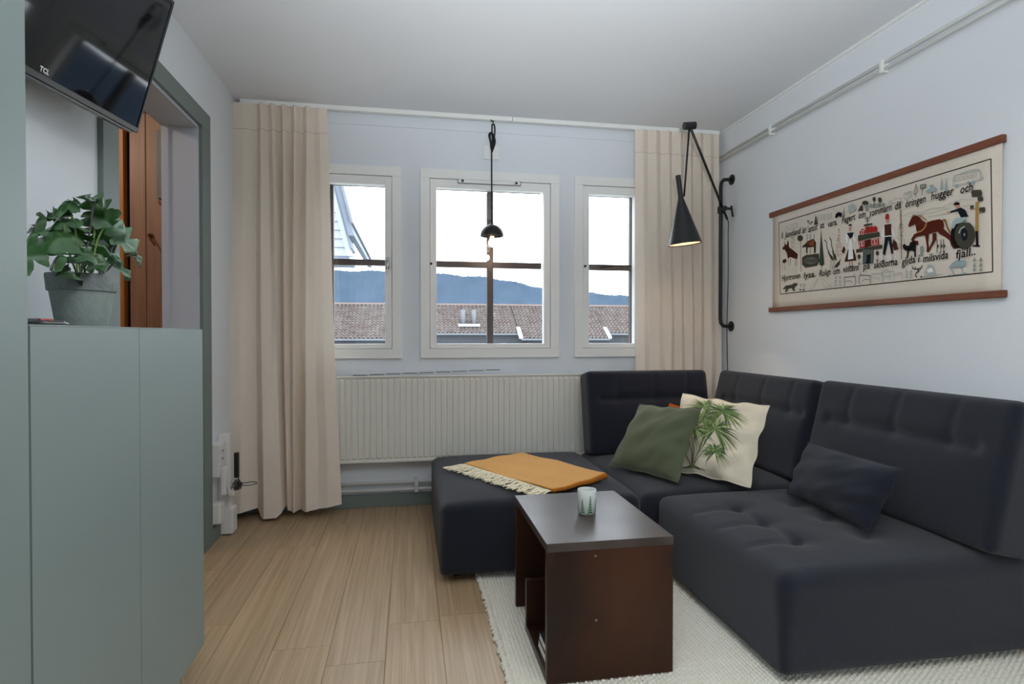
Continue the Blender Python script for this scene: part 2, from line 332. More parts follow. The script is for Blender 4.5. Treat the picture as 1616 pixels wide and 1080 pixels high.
q = MB(); q.box(pa.x, pb.x, YB-.012, YB-.004, pz-.014, pz+.014); q.obj('vent_bar', CASING, w2, bevel=.002)
q = MB()
for z in (pz+.014, pz-.014): q.box(pa.x, pb.x, YB-.015, YB-.009, z-.0015, z+.0015)
for xx in (pa.x, pb.x): q.box(xx-.0015, xx+.0015, YB-.015, YB-.009, pz-.014, pz+.014)
for xx in (pa.x+.028, pb.x-.028): q.box(xx-.007, xx+.007, YB-.022, YB-.009, pz-.006, pz+.006)
q.obj('vent_slot', BLACKP, w2)

# ---------------------------------------------------------------- outside
SNOWY = mat('ground_outside', '#9a9c98', .9)
og = bx('ground_outside', (-60, 80, 5, 120, -4, -3.2), SNOWY); og['kind'] = 'structure'
# hills
hcol = mat('hazy_forested_hillside', '#36424f', .95, var=.12, vscale=.12, vstretch=(1, 1, .3), spec=0)  # blue of the distant air haze is put into the base colour
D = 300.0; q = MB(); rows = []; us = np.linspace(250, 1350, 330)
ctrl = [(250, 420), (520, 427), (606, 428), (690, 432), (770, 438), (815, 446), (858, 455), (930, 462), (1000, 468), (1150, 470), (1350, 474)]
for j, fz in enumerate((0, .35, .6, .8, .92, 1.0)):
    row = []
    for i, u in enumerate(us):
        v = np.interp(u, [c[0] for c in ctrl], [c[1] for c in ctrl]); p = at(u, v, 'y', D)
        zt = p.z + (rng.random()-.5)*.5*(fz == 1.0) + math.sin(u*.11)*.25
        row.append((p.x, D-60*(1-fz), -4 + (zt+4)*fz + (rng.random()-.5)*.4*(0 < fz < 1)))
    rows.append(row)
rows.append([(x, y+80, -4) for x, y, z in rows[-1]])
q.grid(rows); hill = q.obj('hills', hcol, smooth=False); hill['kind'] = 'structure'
# neighbouring house with pantiled roof
ROOFT = mat('terracotta_pantile', '#4c3f3a', .8, col2='#625c59', vscale=2.2, spec=.2)
DARKW = mat('dark_stained_cladding', '#2c3036', .8); LSNOW = mat('snow_patch', '#a4a8ac', .9); SHEET = mat('grey_flashing', '#565a60', .6)
nh = thing('tile_roofed_house', 'long neighbouring house with a red pantile roof outside the windows', 'house', (6, 38, -3.2))
YRg, YE = 40.0, 36.3
zr = at(770, 483, 'y', YRg).z; ze = at(770, 534, 'y', YE).z
x0, x1 = -14.0, 24.0; tw, nr = .26, 13; nx = int((x1-x0)/tw); q = MB()
xr0, xr1 = at(688, 530, 'y', YE).x-2.2, at(822, 530, 'y', YE).x      # recess in front: roof stops higher up
xr2 = at(962, 530, 'y', YE).x
def tile_rows(q, xa, xb, f0, f1, rr):
    n = int(round((xb-xa)/tw)); 
    for r_ in range(rr[0], rr[1]):
        t0, t1 = r_/nr, (r_+1)/nr; P = []
        for t, lift in ((t0, .07), (t1, 0.0)):
            row = []
            for i in range(n*4+1):
                ph = (i % 4)/4; zz = .06*math.sin(2*math.pi*ph)
                row.append((xa+i*tw/4, YE+(YRg-YE)*t - (.05 if lift else 0), ze+(zr-ze)*t+zz+lift))
            P.append(row)
        front = [(a[0], a[1], a[2]-.06) for a in P[0]]
        q.grid([front] + P)
tile_rows(q, x0, xr0, 0, 1, (0, nr)); tile_rows(q, xr0, xr1, 0, 1, (2, nr)); tile_rows(q, xr1, xr2, 0, 1, (0, nr)); tile_rows(q, xr2, x1, 0, 1, (2, nr))
q.obj('roof_tiles', ROOFT, nh, kind='stuff')
bx('ridge', (x0, x1, YRg-.1, YRg+.15, zr+.02, zr+.14), mat('ridge_tile', '#6f605a', .8), nh)
bx('wall', (x0+.3, x1-.3, YE+.75, YE+6, -3.2, ze+.35), DARKW, nh); bx('porch_wall', (x0+.3, xr0-.3, YE+.3, YE+.8, -3.2, ze-.15), DARKW, nh); bx('porch_wall', (xr1+.5, xr2-.3, YE+.3, YE+.8, -3.2, ze-.15), DARKW, nh)
q = MB()
for xx in (x0, x1): q.poly([(xx, YE, ze), (xx, YRg, zr), (xx, YRg+3.7, ze), (xx, YRg+3.7, -3.2), (xx, YE+.75, -3.2), (xx, YE+.75, ze)])
q.poly([(x0, YRg, zr), (x1, YRg, zr), (x1, YRg+3.9, ze), (x0, YRg+3.9, ze)]); q.obj('rear_roof', ROOFT, nh)
def gut(xa, xb, y, z): bx('gutter', (xa, xb, y-.16, y-.04, z-.14, z-.02), SHEET, nh)
gut(x0, xr0, YE, ze); gut(xr1, xr2, YE, ze); f = 2/nr; yg, zg = YE+(YRg-YE)*f, ze+(zr-ze)*f; gut(xr0, xr1, yg, zg); gut(xr2, x1, yg, zg)
for xx in (xr0, xr1, xr2):
    s = MB(); dx = .5 if xx != xr1 else .5
    s.box(xx-.12, xx+.12, YE-.1, YE+(YRg-YE)*.26, .02, .16, M=Matrix(((1, 0, 0, 0), (0, 1, 0, 0), (0, (zr-ze)/(YRg-YE), 1, ze-YE*(zr-ze)/(YRg-YE)), (0, 0, 0, 1)))); s.obj('verge_board', LSNOW, nh)
for u in (731, 748):
    p = at(u, 519, 'y', YE+1.45); zb_ = ze+(zr-ze)*1.45/(YRg-YE); q = MB(); q.tube([(p.x, YE+1.45, zb_-.1), (p.x, YE+1.45, at(u, 489, 'y', YE+1.45).z)], .13, 12); q.obj('vent_pipe', SHEET, nh, smooth=True)
    q = MB(); q.box(p.x-.35, p.x+.35, YE+1.0, YE+1.4, zb_-.12, zb_+.04); q.obj('flashing', LSNOW, nh)
# gable wing seen top left
SIDW = mat('pale_weatherboard', '#8d9196', .7); BARGE = mat('grey_bargeboard', '#535b66', .7); BARGEW = mat('white_bargeboard', '#989da4', .7)
Yg = 8.0
gw = thing('gabled_wing', 'white weatherboarded gable with steep grey bargeboards left of the left window', 'building', (-3, Yg, -3.2))
pt, pb2 = at(520, 292, 'y', Yg), at(550, 405, 'y', Yg)
sl = (pb2.x-pt.x)/(pb2.z-pt.z)
def gx(z): return pt.x + sl*(z-pt.z)
z = pb2.z; i = 0
while z < 5.2:
    z1 = z+.115; q = MB()
    q.add([(-5, Yg-.028, z+.004), (gx(z), Yg-.028, z+.004), (gx(z1), Yg-.004, z1), (-5, Yg-.004, z1), (-5, Yg+.05, z+.004), (gx(z), Yg+.05, z+.004), (gx(z1), Yg+.05, z1), (-5, Yg+.05, z1)], [(0, 1, 2, 3), (4, 7, 6, 5), (0, 4, 5, 1), (1, 5, 6, 2), (3, 2, 6, 7)])
    q.obj('board', SIDW, gw); z = z1
def rake(name, o0, o1, y0, y1, m, ext=0):
    q = MB(); zb, zt = pb2.z-ext, 5.2
    q.add([(gx(z)+o, y, z) for z in (zb, zt) for o in (o0, o1) for y in (y0, y1)], [(0, 1, 3, 2), (4, 6, 7, 5), (0, 4, 5, 1), (2, 3, 7, 6), (0, 2, 6, 4), (1, 5, 7, 3)]); q.obj(name, m, gw)
rake('barge_board', -.01, .07, Yg-.1, Yg+.1, BARGEW); rake('barge_board', .07, .1, Yg-.45, Yg+.1, BARGE, -.05); rake('roof_edge', .1, .17, Yg-.5, Yg+3, BARGE, -.2); rake('roof_edge', .17, .2, Yg-.55, Yg+3, SHEET, -.35)
bx('storey_wall', (-5, -1.5, Yg+.1, Yg+2, -3.2, pb2.z+2.5), SIDW, gw); bx('soffit', (-5, gx(pb2.z), Yg-.03, Yg+1, pb2.z-.04, pb2.z), BARGE, gw)

# ================================================================ CABINETS (left)
CX = -.61; cz1 = 1.066; c0, c1, c2 = 1.062, 1.452, 1.862
cb = thing('low_sage_cabinet', 'waist-high sage green cabinet with two plain doors under the plant pot', 'cabinet', (-.8, 1.46, 0))
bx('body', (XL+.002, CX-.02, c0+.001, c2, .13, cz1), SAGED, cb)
bx('top_panel', (XL+.002, CX, c0+.001, c2, cz1-.0005, cz1+.002), SAGE, cb)
bx('door_gap_shade', (CX-.02, CX-.012, c0+.002, c2-.003, .13, cz1-.004), SHADOWGAP, cb)  # dark strip behind the doors paints the shade of the seams
bx('door', (CX-.012, CX, c0+.004, c1-.0012, .122, cz1-.001), SAGE, cb)
bx('door', (CX-.012, CX, c1+.0012, c2, .122, cz1-.001), SAGE, cb)
for yy in (1.2, 1.745):
    q = MB(); q.lathe([(.001, 0), (.022, 0), (.022, .006), (.01, .012), (.008, .03), (.014, .04), (.014, .13)], c=(CX-.03, yy, 0), n=18); q.obj('foot', CHROME, cb, smooth=True)
for yy in (1.2, 1.78):
    q = MB(); q.lathe([(.001, 0), (.022, 0), (.022, .006), (.01, .012), (.008, .03), (.014, .04), (.014, .13)], c=(XL+.05, yy, 0), n=18); q.obj('foot', CHROME, cb, smooth=True)
tc_ = thing('tall_sage_cabinet', 'floor-to-ceiling sage green cabinet at the left edge', 'cabinet', (-.8, .75, 0))
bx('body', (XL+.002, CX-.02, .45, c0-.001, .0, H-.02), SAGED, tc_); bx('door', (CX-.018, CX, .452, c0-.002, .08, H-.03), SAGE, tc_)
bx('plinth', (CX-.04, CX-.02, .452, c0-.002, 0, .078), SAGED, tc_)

# ---------------------------------------------------------------- television
D1 = Vector((.08, 1, .05)).normalized(); D2 = Vector((.29, -.07, .96)); D2 = (D2 - D1*D2.dot(D1)).normalized(); Nn = D1.cross(D2)
if Nn.x < 0: Nn = -Nn
Bc = Vector((-.86, 2.04, 1.698)); tvw, tvh = .73, .432
TM = Matrix(((D1.x, D2.x, Nn.x, Bc.x), (D1.y, D2.y, Nn.y, Bc.y), (D1.z, D2.z, Nn.z, Bc.z), (0, 0, 0, 1)))   # local x: -width..0, y: 0..height, z: towards room
tv = thing('television', 'black flat television tilted down from the wall above the cabinet', 'television', Bc - D1*.36)
SCR = mat('tv_screen', '#040405', .05, spec=.35)
def tb(name, b, m, bevel=0, parent=None):
    q = MB(); q.box(*b, M=TM); return q.obj(name, m, parent or tv, bevel=bevel)
tb('bezel', (-tvw, 0, 0, .017, -.028, .004), BLACKP, .002); tb('bezel', (-tvw, 0, tvh-.009, tvh, -.028, .003), BLACKP, .002)
tb('bezel', (-tvw, -tvw+.009, .017, tvh-.009, -.028, .003), BLACKP, .002); tb('bezel', (-.009, 0, .017, tvh-.009, -.028, .003), BLACKP, .002)
tb('screen', (-tvw+.009, -.009, .017, tvh-.009, -.02, 0), SCR); tb('back_cover', (-tvw+.01, -.01, .01, tvh-.01, -.045, -.02), BLACKP, .004)
tb('back_housing', (-tvw+.15, -.15, .05, tvh-.12, -.075, -.045), BLACKP, .01)
tb('lower_strip', (-tvw+.02, -.02, -.007, .001, -.03, -.002), mat('tv_lower_trim', '#4a4e54', .25), .002)
def text_me(s, size, off=0, shear=0, ext=0):
    c = bpy.data.curves.new('txt', 'FONT'); c.body = s; c.size = size; c.offset = off; c.shear = shear; c.extrude = ext; c.resolution_u = 2
    o = bpy.data.objects.new('txt', c); scene.collection.objects.link(o); dg = bpy.context.evaluated_depsgraph_get()
    me = bpy.data.meshes.new_from_object(o.evaluated_get(dg)); bpy.data.objects.remove(o); return me
def add_text(q, s, size, M, off=0, shear=0, fitw=None, mi=None):
    me = text_me(s, size, off, shear); vs = [v.co.copy() for v in me.vertices]
    if not vs: return
    if fitw:
        x0 = min(v.x for v in vs); x1 = max(v.x for v in vs); k = fitw/(x1-x0)
        for v in vs: v.x = (v.x-x0)*k
    q.add([M @ v for v in vs], [tuple(p.vertices) for p in me.polygons], mi); bpy.data.meshes.remove(me)
dref = None
def tvpt(u, v):
    d = ray(u, v); O = Vector((0, 0, CAM_H)); s = (Bc-O).dot(Nn)/d.dot(Nn); return TM.inverted() @ (O+d*s)
lp = tvpt(55, 133.0); lp2 = tvpt(67, 136.5)
q = MB(); add_text(q, 'TCL', .017, TM @ Matrix.Translation((lp.x, .0225, .0008)), off=.0006, fitw=(lp2.x-lp.x)*1.35); q.obj('logo', mat('logo_silver', '#d8dadc', .4), tv)
q = MB(); q.tube([TM @ Vector((-.365, .2, -.07)), Vector((XL+.01, 1.68, 1.86))], .018, 10); q.box(XL+.001, XL+.014, 1.6, 1.76, 1.76, 1.96); q.obj('wall_bracket', BLACKM, tv)

# ---------------------------------------------------------------- plant
PC = Vector((-.80, 1.60, cz1+.002))
pot = thing('potted_monstera', 'green monstera with split leaves in a grey-green clay pot on the low cabinet', 'plant', PC)
POTM = mat('weathered_clay', '#8e9892', .85, var=.08, vscale=35, bump=.2, bscale=90); POTR = mat('weathered_clay_rim', '#7c8281', .85, var=.2, vscale=45, bump=.3, bscale=90)
q = MB(); q.lathe([(.001, 0), (.052, 0), (.0535, .003), (.067, .092), (.067, .094)], c=PC, n=48); q.lathe([(.001, .0935), (.066, .0935)], c=PC, n=48); q.obj('pot_body', POTM, pot, smooth=True)
q = MB(); q.lathe([(.0665, .090), (.0715, .091), (.0745, .128), (.0735, .132), (.0675, .132), (.066, .118), (.066, .095)], c=PC, n=48); q.obj('pot_rim', POTR, pot, auto=40)
q = MB(); q.lathe([(.001, .113), (.04, .116), (.0665, .11)], c=PC, n=30); q.obj('soil', mat('dark_soil', '#241d17', 1, bump=1, bscale=80), pot, smooth=True)
LEAF = mat('monstera_leaf', '#2b5426', .32, var=.3, vscale=14, spec=.5, coat=.15); LEAFV = mat('variegated_leaf', '#35623a', .28, col2='#86a08a', vscale=22, coat=.3)
STEM = mat('plant_stem', '#5d7a35', .5); STEMD = mat('dark_plant_stem', '#41383a', .5)
def leaf(base, tip, wid, facing, mt=LEAF, splits=5, gap=.55, curl=.18, cup=.12, skew=0):
    base, tip = Vector(base), Vector(tip); ax = tip-base; L = ax.length; ax = ax.normalized(); n = Vector(facing); n = (n-ax*n.dot(ax)).normalized(); sd = ax.cross(n)
    q = MB(); NL = splits
    def prof(t): return wid*(math.sin(math.pi*min(1, max(0, t))**.62)**.62)*(1-.2*t)
    def P(t, s, w_):
        lat = prof(t)*w_; along = t*L + (-.10*L*math.sin(math.pi*w_*.5)*(1-t)*2 if t < .5 else 0) + w_*.10*L*(.35-0)
        return base + ax*along*1.0 + sd*s*lat*(1+skew*s) + n*(cup*wid*w_*w_*-1 + curl*L*-(t-.3)**2*.8 + .012*math.sin(t*9+w_*3))
    for s in (-1, 1):
        for k_ in range(NL):
            a, b = k_/NL, (k_+1)/NL; rows = []
            for j in range(6):
                w_ = j/5; g = gap/NL*max(0, w_-.42)*1.0
                if j == 5: w_ = .97
                rows.append([P(a+g*(k_ > 0)+(b-a-g*((k_ > 0)+(k_ < NL-1)))*i/4, s, w_*(1-.22*(abs(i/4-.5)*2)**2*(j >= 4)*(.4 if j == 4 else 1))) for i in range(5)])
            q.grid(rows)
    q.grid([[base+ax*L*t + n*(.0015+curl*L*-(t-.3)**2*.8+.012*math.sin(t*9)) + sd*e*.0016*(1-t) for e in (-1, 1)] for t in np.linspace(0, .98, 9)])
    return q.obj('leaf', mt, pot, smooth=True, merge=True)
def lp_(u, v, dx=0): return at(u, v, 'x', -.80+dx)
camdir = Vector((.45, -.85, .25))
leaves = [  # base px, tip px, x offset, width, facing, material, splits
    ((108, 325), (54, 355), -.02, .030, (.25, -.45, 1.0), LEAF, 4),
    ((110, 322), (124, 317), -.02, .016, (.3, -.6, .8), LEAF, 1),
    ((106, 328), (86, 338), -.015, .018, (.3, -.8, .5), LEAF, 1),
    ((150, 318), (133, 309), .0, .012, (.9, -.6, .2), LEAF, 1),
    ((150, 320), (186, 372), .0, .050, (.35, -.9, .35), LEAF, 5),
    ((150, 348), (182, 402), -.03, .052, (.4, -.9, .2), LEAF, 5),
    ((186, 360), (216, 404), .03, .046, (.5, -.8, .45), LEAFV, 4),
    ((212, 396), (223, 420), .03, .010, (.6, -.7, .2), LEAFV, 1),
    ((181, 406), (207, 444), .04, .020, (.5, -.7, .2), LEAFV, 2),
    ((98, 376), (30, 412), .03, .066, (.3, -.85, .5), LEAF, 6),
    ((102, 352), (42, 374), -.02, .034, (.2, -.6, .7), LEAF, 5),
    ((112, 392), (120, 348), -.03, .052, (.45, -.9, .1), LEAF, 5),
    ((134, 404), (86, 410), .05, .034, (.3, -.8, .7), LEAF, 4),
    ((134, 404), (172, 424), .05, .042, (.4, -.85, .5), LEAF, 4),
    ((142, 414), (168, 386), -.01, .046, (.5, -.9, .2), LEAF, 4),
    ((130, 437), (102, 427), .02, .030, (.4, -.9, .2), LEAF, 1),
]
for (b, t, dx, wd, fc, mt, sp) in leaves:
    leaf(lp_(*b, dx), lp_(*t, dx+.02), wd, fc, mt, sp)
stems = [((135, 438), (118, 360), (107, 326), -.02, STEM), ((137, 438), (141, 370), (147, 321), 0, STEMD), ((138, 438), (152, 385), (168, 352), 0, STEM), ((116, 437), (97, 415), (90, 385), .03, STEMD),
         ((140, 438), (170, 410), (186, 365), .02, STEMD), ((142, 436), (172, 424), (182, 406), .04, STEMD), ((134, 436), (120, 405), (113, 370), -.02, STEM), ((134, 438), (133, 420), (134, 404), .04, STEM), ((128, 438), (108, 395), (100, 355), 0, STEM), ((136, 438), (146, 385), (150, 348), -.02, STEM)]
for a, b, c, dx, m_ in stems:
    q = MB(); s0 = PC + Vector((rng.normal()*.012, rng.normal()*.012, .112)); q.tube(smoothpath([s0, lp_(*b, dx*.6), lp_(*c, dx)], 6), .0024, 6); q.obj('stem', m_, pot, smooth=True)
# items by the pot
nb = thing('black_case', 'flat black case with a red stripe lying left of the plant pot', 'case', (-.72, 1.22, cz1))
pA = at(92, 516, 'x', -.70); yy0, yy1 = 1.10, pA.y
bx('case_body', (-.755, -.685, yy0, yy1, cz1+.0021, cz1+.015), mat('black_rubber', '#151416', .5), nb, bevel=.004)
ps = at(64, 510, 'x', -.685); pe = at(84, 512, 'x', -.685)
bx('red_stripe', (-.7, -.6846, ps.y, pe.y, cz1+.0105, cz1+.0156), mat('red_rubber', '#a8392c', .5), nb)
pn = thing('black_pen', 'black pen with a silver tip beside the flat black case', 'pen', (-.665, 1.35, cz1))
a = at(80, 517, 'x', -.665); b = at(104, 517, 'x', -.665); zc = cz1+.0068
q = MB(); q.tube([(-.665, a.y-.09, zc), (-.665, b.y-.012, zc)], .0046, 12); q.obj('barrel', BLACKP, pn, smooth=True)
q = MB(); q.tube([(-.665, b.y-.012, zc), (-.665, b.y, zc), (-.665, b.y+.012, zc)], [.0046, .003, .0008], 12); q.obj('tip', STEEL, pn, smooth=True)

# ================================================================ CURTAINS
ct = thing('curtain_track', 'white curtain track along the ceiling above the windows', 'curtain track', (.5, 3.575, H))
bx('track_section', (XL+.03, at(808, 190, 'y', 3.575).x-.0015, 3.558, 3.592, H-.026, H), WHITE, ct, bevel=.002); bx('track_section', (at(808, 190, 'y', 3.575).x+.0015, XR-.03, 3.558, 3.592, H-.026, H), WHITE, ct, bevel=.002)
def curtain(label, tops, bots, amps, zbot, ztop, yt, yb, vb=700, group=None):
    root = thing('curtain', label, 'curtain', (at(tops[0], 200, 'y', yt).x, yt, 0)); n = len(tops); rows = []
    xt = [at(u, 180, 'y', yt).x for u in tops]; xb = [at(u, vb, 'y', yb).x for u in bots]
    tt = []
    for i in range(n-1): tt += [i + k/10 for k in range(10)]
    tt.append(n-1)
    def ev(arr, t):
        i = min(int(t), n-2); f = t-i; f2 = (1-math.cos(f*math.pi))/2; return arr[i]*(1-f2*.6-f*.4) + arr[i+1]*(f2*.6+f*.4)
    def evs(arr, t):
        i = min(int(t), n-2); f = t-i; f2 = (1-math.cos(f*math.pi))/2; return arr[i]*(1-f2)+arr[i+1]*f2
    ph = rng.random(n)*6
    for s in np.linspace(0, 1, 64):
        z = ztop + (zbot(0)-ztop)*s; row = []
        k = min(1, max(0, (ztop-z-.0)/(ztop-.75))); k2 = k*k*(3-2*k)
        for t in tt:
            X = ev(xt, t)*(1-s)+ev(xb, t)*s
            am = evs([a[0] for a in amps], t)*(1-s)+evs([a[1] for a in amps], t)*s
            hd = ztop-z; pinch = math.exp(-((hd-.105)/.03)**2)
            Y = yt*(1-k2)+yb*k2 + am*(1-.45*pinch if hd > .05 else 1) + .004*math.sin(s*9+t*1.3)*s + .003*math.sin(s*23+t*2.1)*s
            row.append((X + .003*math.sin(s*7+t)*s, Y, ztop + (zbot(t)-ztop)*s))
        rows.append(row)
    q = MB(); q.grid(rows); o = q.obj('cloth', CURT, root, smooth=True)
    z = .0; hem = []
    q = MB(); hs = []
    for row in (rows[4], rows[5]): hs.append([(x, y-.0016, z) for x, y, z in row])
    q.grid([hs[0], [(x, y, z-.004) for x, y, z in hs[0]]]); q.obj('header_seam', mat('curtain_seam', '#cdbfb2', .95), o)
    return root
L_t = [359, 385, 405, 413, 422, 431, 440, 448, 457, 466, 476, 485, 494, 504, 516]
L_b = [357, 380, 404, 420, 440, 446, 449, 454, 458, 465, 472, 486, 504, 520, 539]
L_a = [(.0, .0), (-.01, -.012), (.012, .035), (-.035, -.045), (.01, -.05), (-.035, -.02), (.02, .05), (-.035, -.005), (.02, .012), (-.03, -.035), (.02, .045), (-.03, -.045), (.015, -.025), (-.01, -.04), (.0, -.02)]
zbL = lambda t: float(np.interp(t, [0, 2, 2.6, 4, 4.8, 6, 8, 9, 10, 12, 14], [.05, .075, .03, .035, .05, .08, .05, .055, .05, .07, .085]))-.012
curtain('pale beige curtain hanging left of the windows beside the grey doorway', L_t, L_b, L_a, zbL, 2.382, 3.545, 3.46, 800)
R_t = [1002, 1014, 1024, 1034, 1044, 1054, 1062, 1072, 1080, 1088, 1096, 1104, 1112, 1120, 1128, 1135]
R_b = [1003, 1016, 1026, 1040, 1050, 1058, 1068, 1074, 1082, 1090, 1099, 1103, 1112, 1121, 1131, 1139]
R_a = [(.0, .0), (-.015, -.02), (.01, .012), (-.018, -.012), (.012, .01), (-.02, -.02), (.012, .015), (-.022, -.018), (.015, .01), (-.022, -.022), (.015, .03), (-.02, -.015), (.015, .01), (-.016, -.014), (.01, .008), (0, -.005)]
curtain('pale beige curtain in the right corner behind the black wall lamp', R_t, R_b, R_a, lambda t: .06, 2.385, 3.56, 3.525, 580)

# ================================================================ RADIATOR
ra = thing('radiator', 'long cream ribbed radiator below the windows', 'radiator', (.35, 3.57, .29))
rx0, rx1, rz0, rz1, ry = -.62, 1.27, .292, .802, 3.52
bx('back_panel', (rx0, rx1, ry+.008, ry+.055, rz0, rz1-.002), CREAM, ra); bx('top_rail', (rx0, rx1, ry-.002, ry+.05, rz1-.004, rz1+.003), CREAM, ra, bevel=.002)
bx('bottom_rail', (rx0, rx1, ry-.001, ry+.01, rz0-.002, rz0+.012), CREAM, ra, bevel=.002)
nr_ = 54; pitch = (rx1-rx0)/nr_; first = None
for i in range(nr_):
    xc = rx0+pitch*(i+.5)
    if first is None:
        q = MB(); hw = pitch*.41; z0_, z1_ = rz0+.014, rz1-.012
        prof = [(-hw, .012), (-hw*.8, 0.0), (hw*.8, 0.0), (hw, .012)]
        q.grid([[(px_, py_+(.012 if z_ in (z0_, z1_) else 0), z_) for px_, py_ in prof] for z_ in (z0_, z0_+.012, z1_-.012, z1_)])
        first = q.obj('rib', CREAM, ra, smooth=False); first.matrix_parent_inverse = Matrix.Identity(4); first.location = (xc-.35, ry-3.57, -.29)
    else:
        o = first.copy(); scene.collection.objects.link(o); o.location = (xc-.35, ry-3.57, -.29)
xs_ = [at(u, 592, 'y', 3.6).x for u in (575, 608)]
for i in range(9):
    ua = 557+i*26.2; a = at(ua, 594, 'y', 3.6).x; b = at(ua+22.5, 594, 'y', 3.6).x; zz = .807+.003*i
    bx('vent_slot', (a, b, 3.597, 3.6, zz-.001, zz+.003), mat('slot_shadow', '#6d6a62', .8), ra)
bx('vent_plate', (at(552, 594, 'y', 3.6).x, at(818, 594, 'y', 3.6).x, 3.6, 3.619, .795, .838), WALLB, ra)
hp_ = thing('heating_pipes', 'pair of white heating pipes running above the skirting under the radiator', 'pipe', (.4, 3.59, .1))
for z in (.152, .106):
    q = MB(); q.tube([(XL+.02, 3.588, z), (XR-.02, 3.588, z)], .0095, 12); q.obj('pipe', PIPEW, hp_, smooth=True)
p = at(657, 766, 'y', 3.58); clp = bx('clip', (p.x-.011, p.x+.011, 3.57, 3.62, .088, .172), PIPEW, hp_, bevel=.004)
q = MB(); q.lathe([(.001, 0), (.004, 0), (.004, .003), (.001, .003)], n=10, M=Matrix.Translation((p.x, 3.572, .128)) @ Matrix.Rotation(math.radians(90), 4, 'X')); q.obj('clip_screw', STEEL, clp)
# pipes on the right wall
rp = thing('wall_pipes', 'pair of white pipes running high along the right wall', 'pipe', (XR-.03, 2, 2.24))
for z in (2.241, 2.212):
    q = MB(); q.tube([(XR-.022, YR, z), (XR-.022, YB-.0, z)], .0085, 12); q.obj('pipe', WHITE, rp, smooth=True)
for (u, v) in ((1215, 205), (1391, 103)):
    p = at(u, v, 'x', XR-.03); bx('clip', (XR-.034, XR, p.y-.010, p.y+.010, 2.199, 2.254), WHITE, rp, bevel=.003)
wp = thing('wall_junction_plate', 'square white cover plate on the wall behind the pendant cord', 'cover plate', at(776, 240, 'y', 3.61))
p1, p2 = at(763, 230, 'y', 3.612), at(787, 252.5, 'y', 3.612); bx('plate', (p1.x, p2.x, 3.606, 3.6195, p2.z, p1.z), WHITE, wp, bevel=.002)

# ---------------------------------------------------------------- wall lamp
wl = thing('wall_lamp', 'black adjustable wall lamp with a cone shade in front of the right curtain', 'lamp', (XR, 3.46, 1.58))
px_, py_ = 1.985, 3.455; zt_, zb_ = 2.06, 1.108
path = [(XR-.004, py_, zt_), (XR-.03, py_, zt_), (px_+.02, py_, zt_-.003), (px_+.004, py_, zt_-.022), (px_, py_, zt_-.05), (px_, py_, 1.6), (px_, py_, zb_+.05), (px_+.004, py_, zb_+.022), (px_+.02, py_, zb_+.003), (XR-.03, py_, zb_), (XR-.004, py_, zb_)]
q = MB(); q.tube(path, .0115, 14); q.obj('pole', BLACKM, wl, smooth=True)
for z in (zt_, zb_):
    q = MB(); q.lathe([(.001, 0), (.033, 0), (.033, .006), (.012, .012), (.001, .012)], n=28, M=Matrix.Translation((XR-.001, py_, z)) @ Matrix.Rotation(math.radians(-90), 4, 'Y')); q.obj('wall_plate', BLACKM, wl, auto=40)
J = at(1088, 198, 'y', 3.07); K = Vector((px_, py_-.03, at(1137, 330, 'y', py_-.03).z)); E_ = K + (K-J).normalized()*.09
q = MB(); q.tube([J, E_], .0075, 12); q.obj('long_arm', BLACKM, wl, smooth=True)
q = MB(); q.lathe([(.001, -.02), (.02, -.02), (.02, .02), (.001, .02)], c=(px_, py_, K.z), n=20); q.tube([(px_, py_-.02, K.z), (px_, py_-.055, K.z)], .017, 14); q.tube([(px_+.02, py_-.03, K.z+.005), (px_+.055, py_-.04, K.z+.002)], .008, 10); q.tube([(px_+.05, py_-.04, K.z+.02), (px_+.062, py_-.04, K.z-.05)], .007, 10); q.obj('clamp', BLACKM, wl, auto=40)
ja = at(1079.5, 199, 'y', 3.07); jb = at(1097, 198, 'y', 3.07)
q = MB(); q.tube([ja, jb], .021, 20); q.obj('joint_block', BLACKM, wl, auto=40)
Yl = 3.05
N0 = at(1070, 277, 'y', Yl); N1 = at(1074, 309, 'y', Yl); BC = at(1081, 386, 'y', Yl); axv = (BC-N1).normalized(); Rb = 28.0/FPX*(BC.y/ .985)*.985
def axM(org, d):
    zq = d.to_track_quat('Z', 'Y').to_matrix().to_4x4(); return Matrix.Translation(org) @ zq
tl = Vector((-.05, -.16, 0)); axv = (axv+Vector((0, -.0, 0))).normalized(); hgt = (BC-N1).length
q = MB(); q.lathe([(.0145, 0), (.0165, .02), (Rb-.002, hgt-.004), (Rb, hgt), (Rb-.003, hgt), (Rb-.006, hgt-.006), (.013, .03)], n=56, M=axM(N1, axv)); shd = q.obj('shade', BLACKM, wl, auto=40)
q = MB(); q.lathe([(Rb-.0065, hgt-.006), (.013, .028)], n=56, M=axM(N1, axv)); q.lathe([(Rb-.0005, hgt+.0003), (Rb-.0062, hgt-.0055)], n=56, M=axM(N1, axv)); q.obj('shade_lining', mat('cream_shade_lining', '#f5ecd8', .5), shd, smooth=True)
q = MB(); q.tube([N0, N1+axv*.01], .0145, 20); q.obj('neck', BLACKM, wl, auto=40)
q = MB(); q.tube([J+Vector((0, -.0, -.005)), at(1079.5, 310, 'y', Yl+.0)], .0055, 12); q.obj('short_arm', BLACKM, wl, smooth=True)
q = MB(); bcn = N1+axv*(hgt-.075); q.lathe([(.001, .045), (.02, .04), (.03, .02), (.03, 0), (.018, -.03), (.014, -.05)], n=24, M=axM(bcn, axv)); q.obj('bulb', mat('lit_bulb', '#fff4dc', .5, emit='#ffdcae', estr=14), wl, smooth=True)
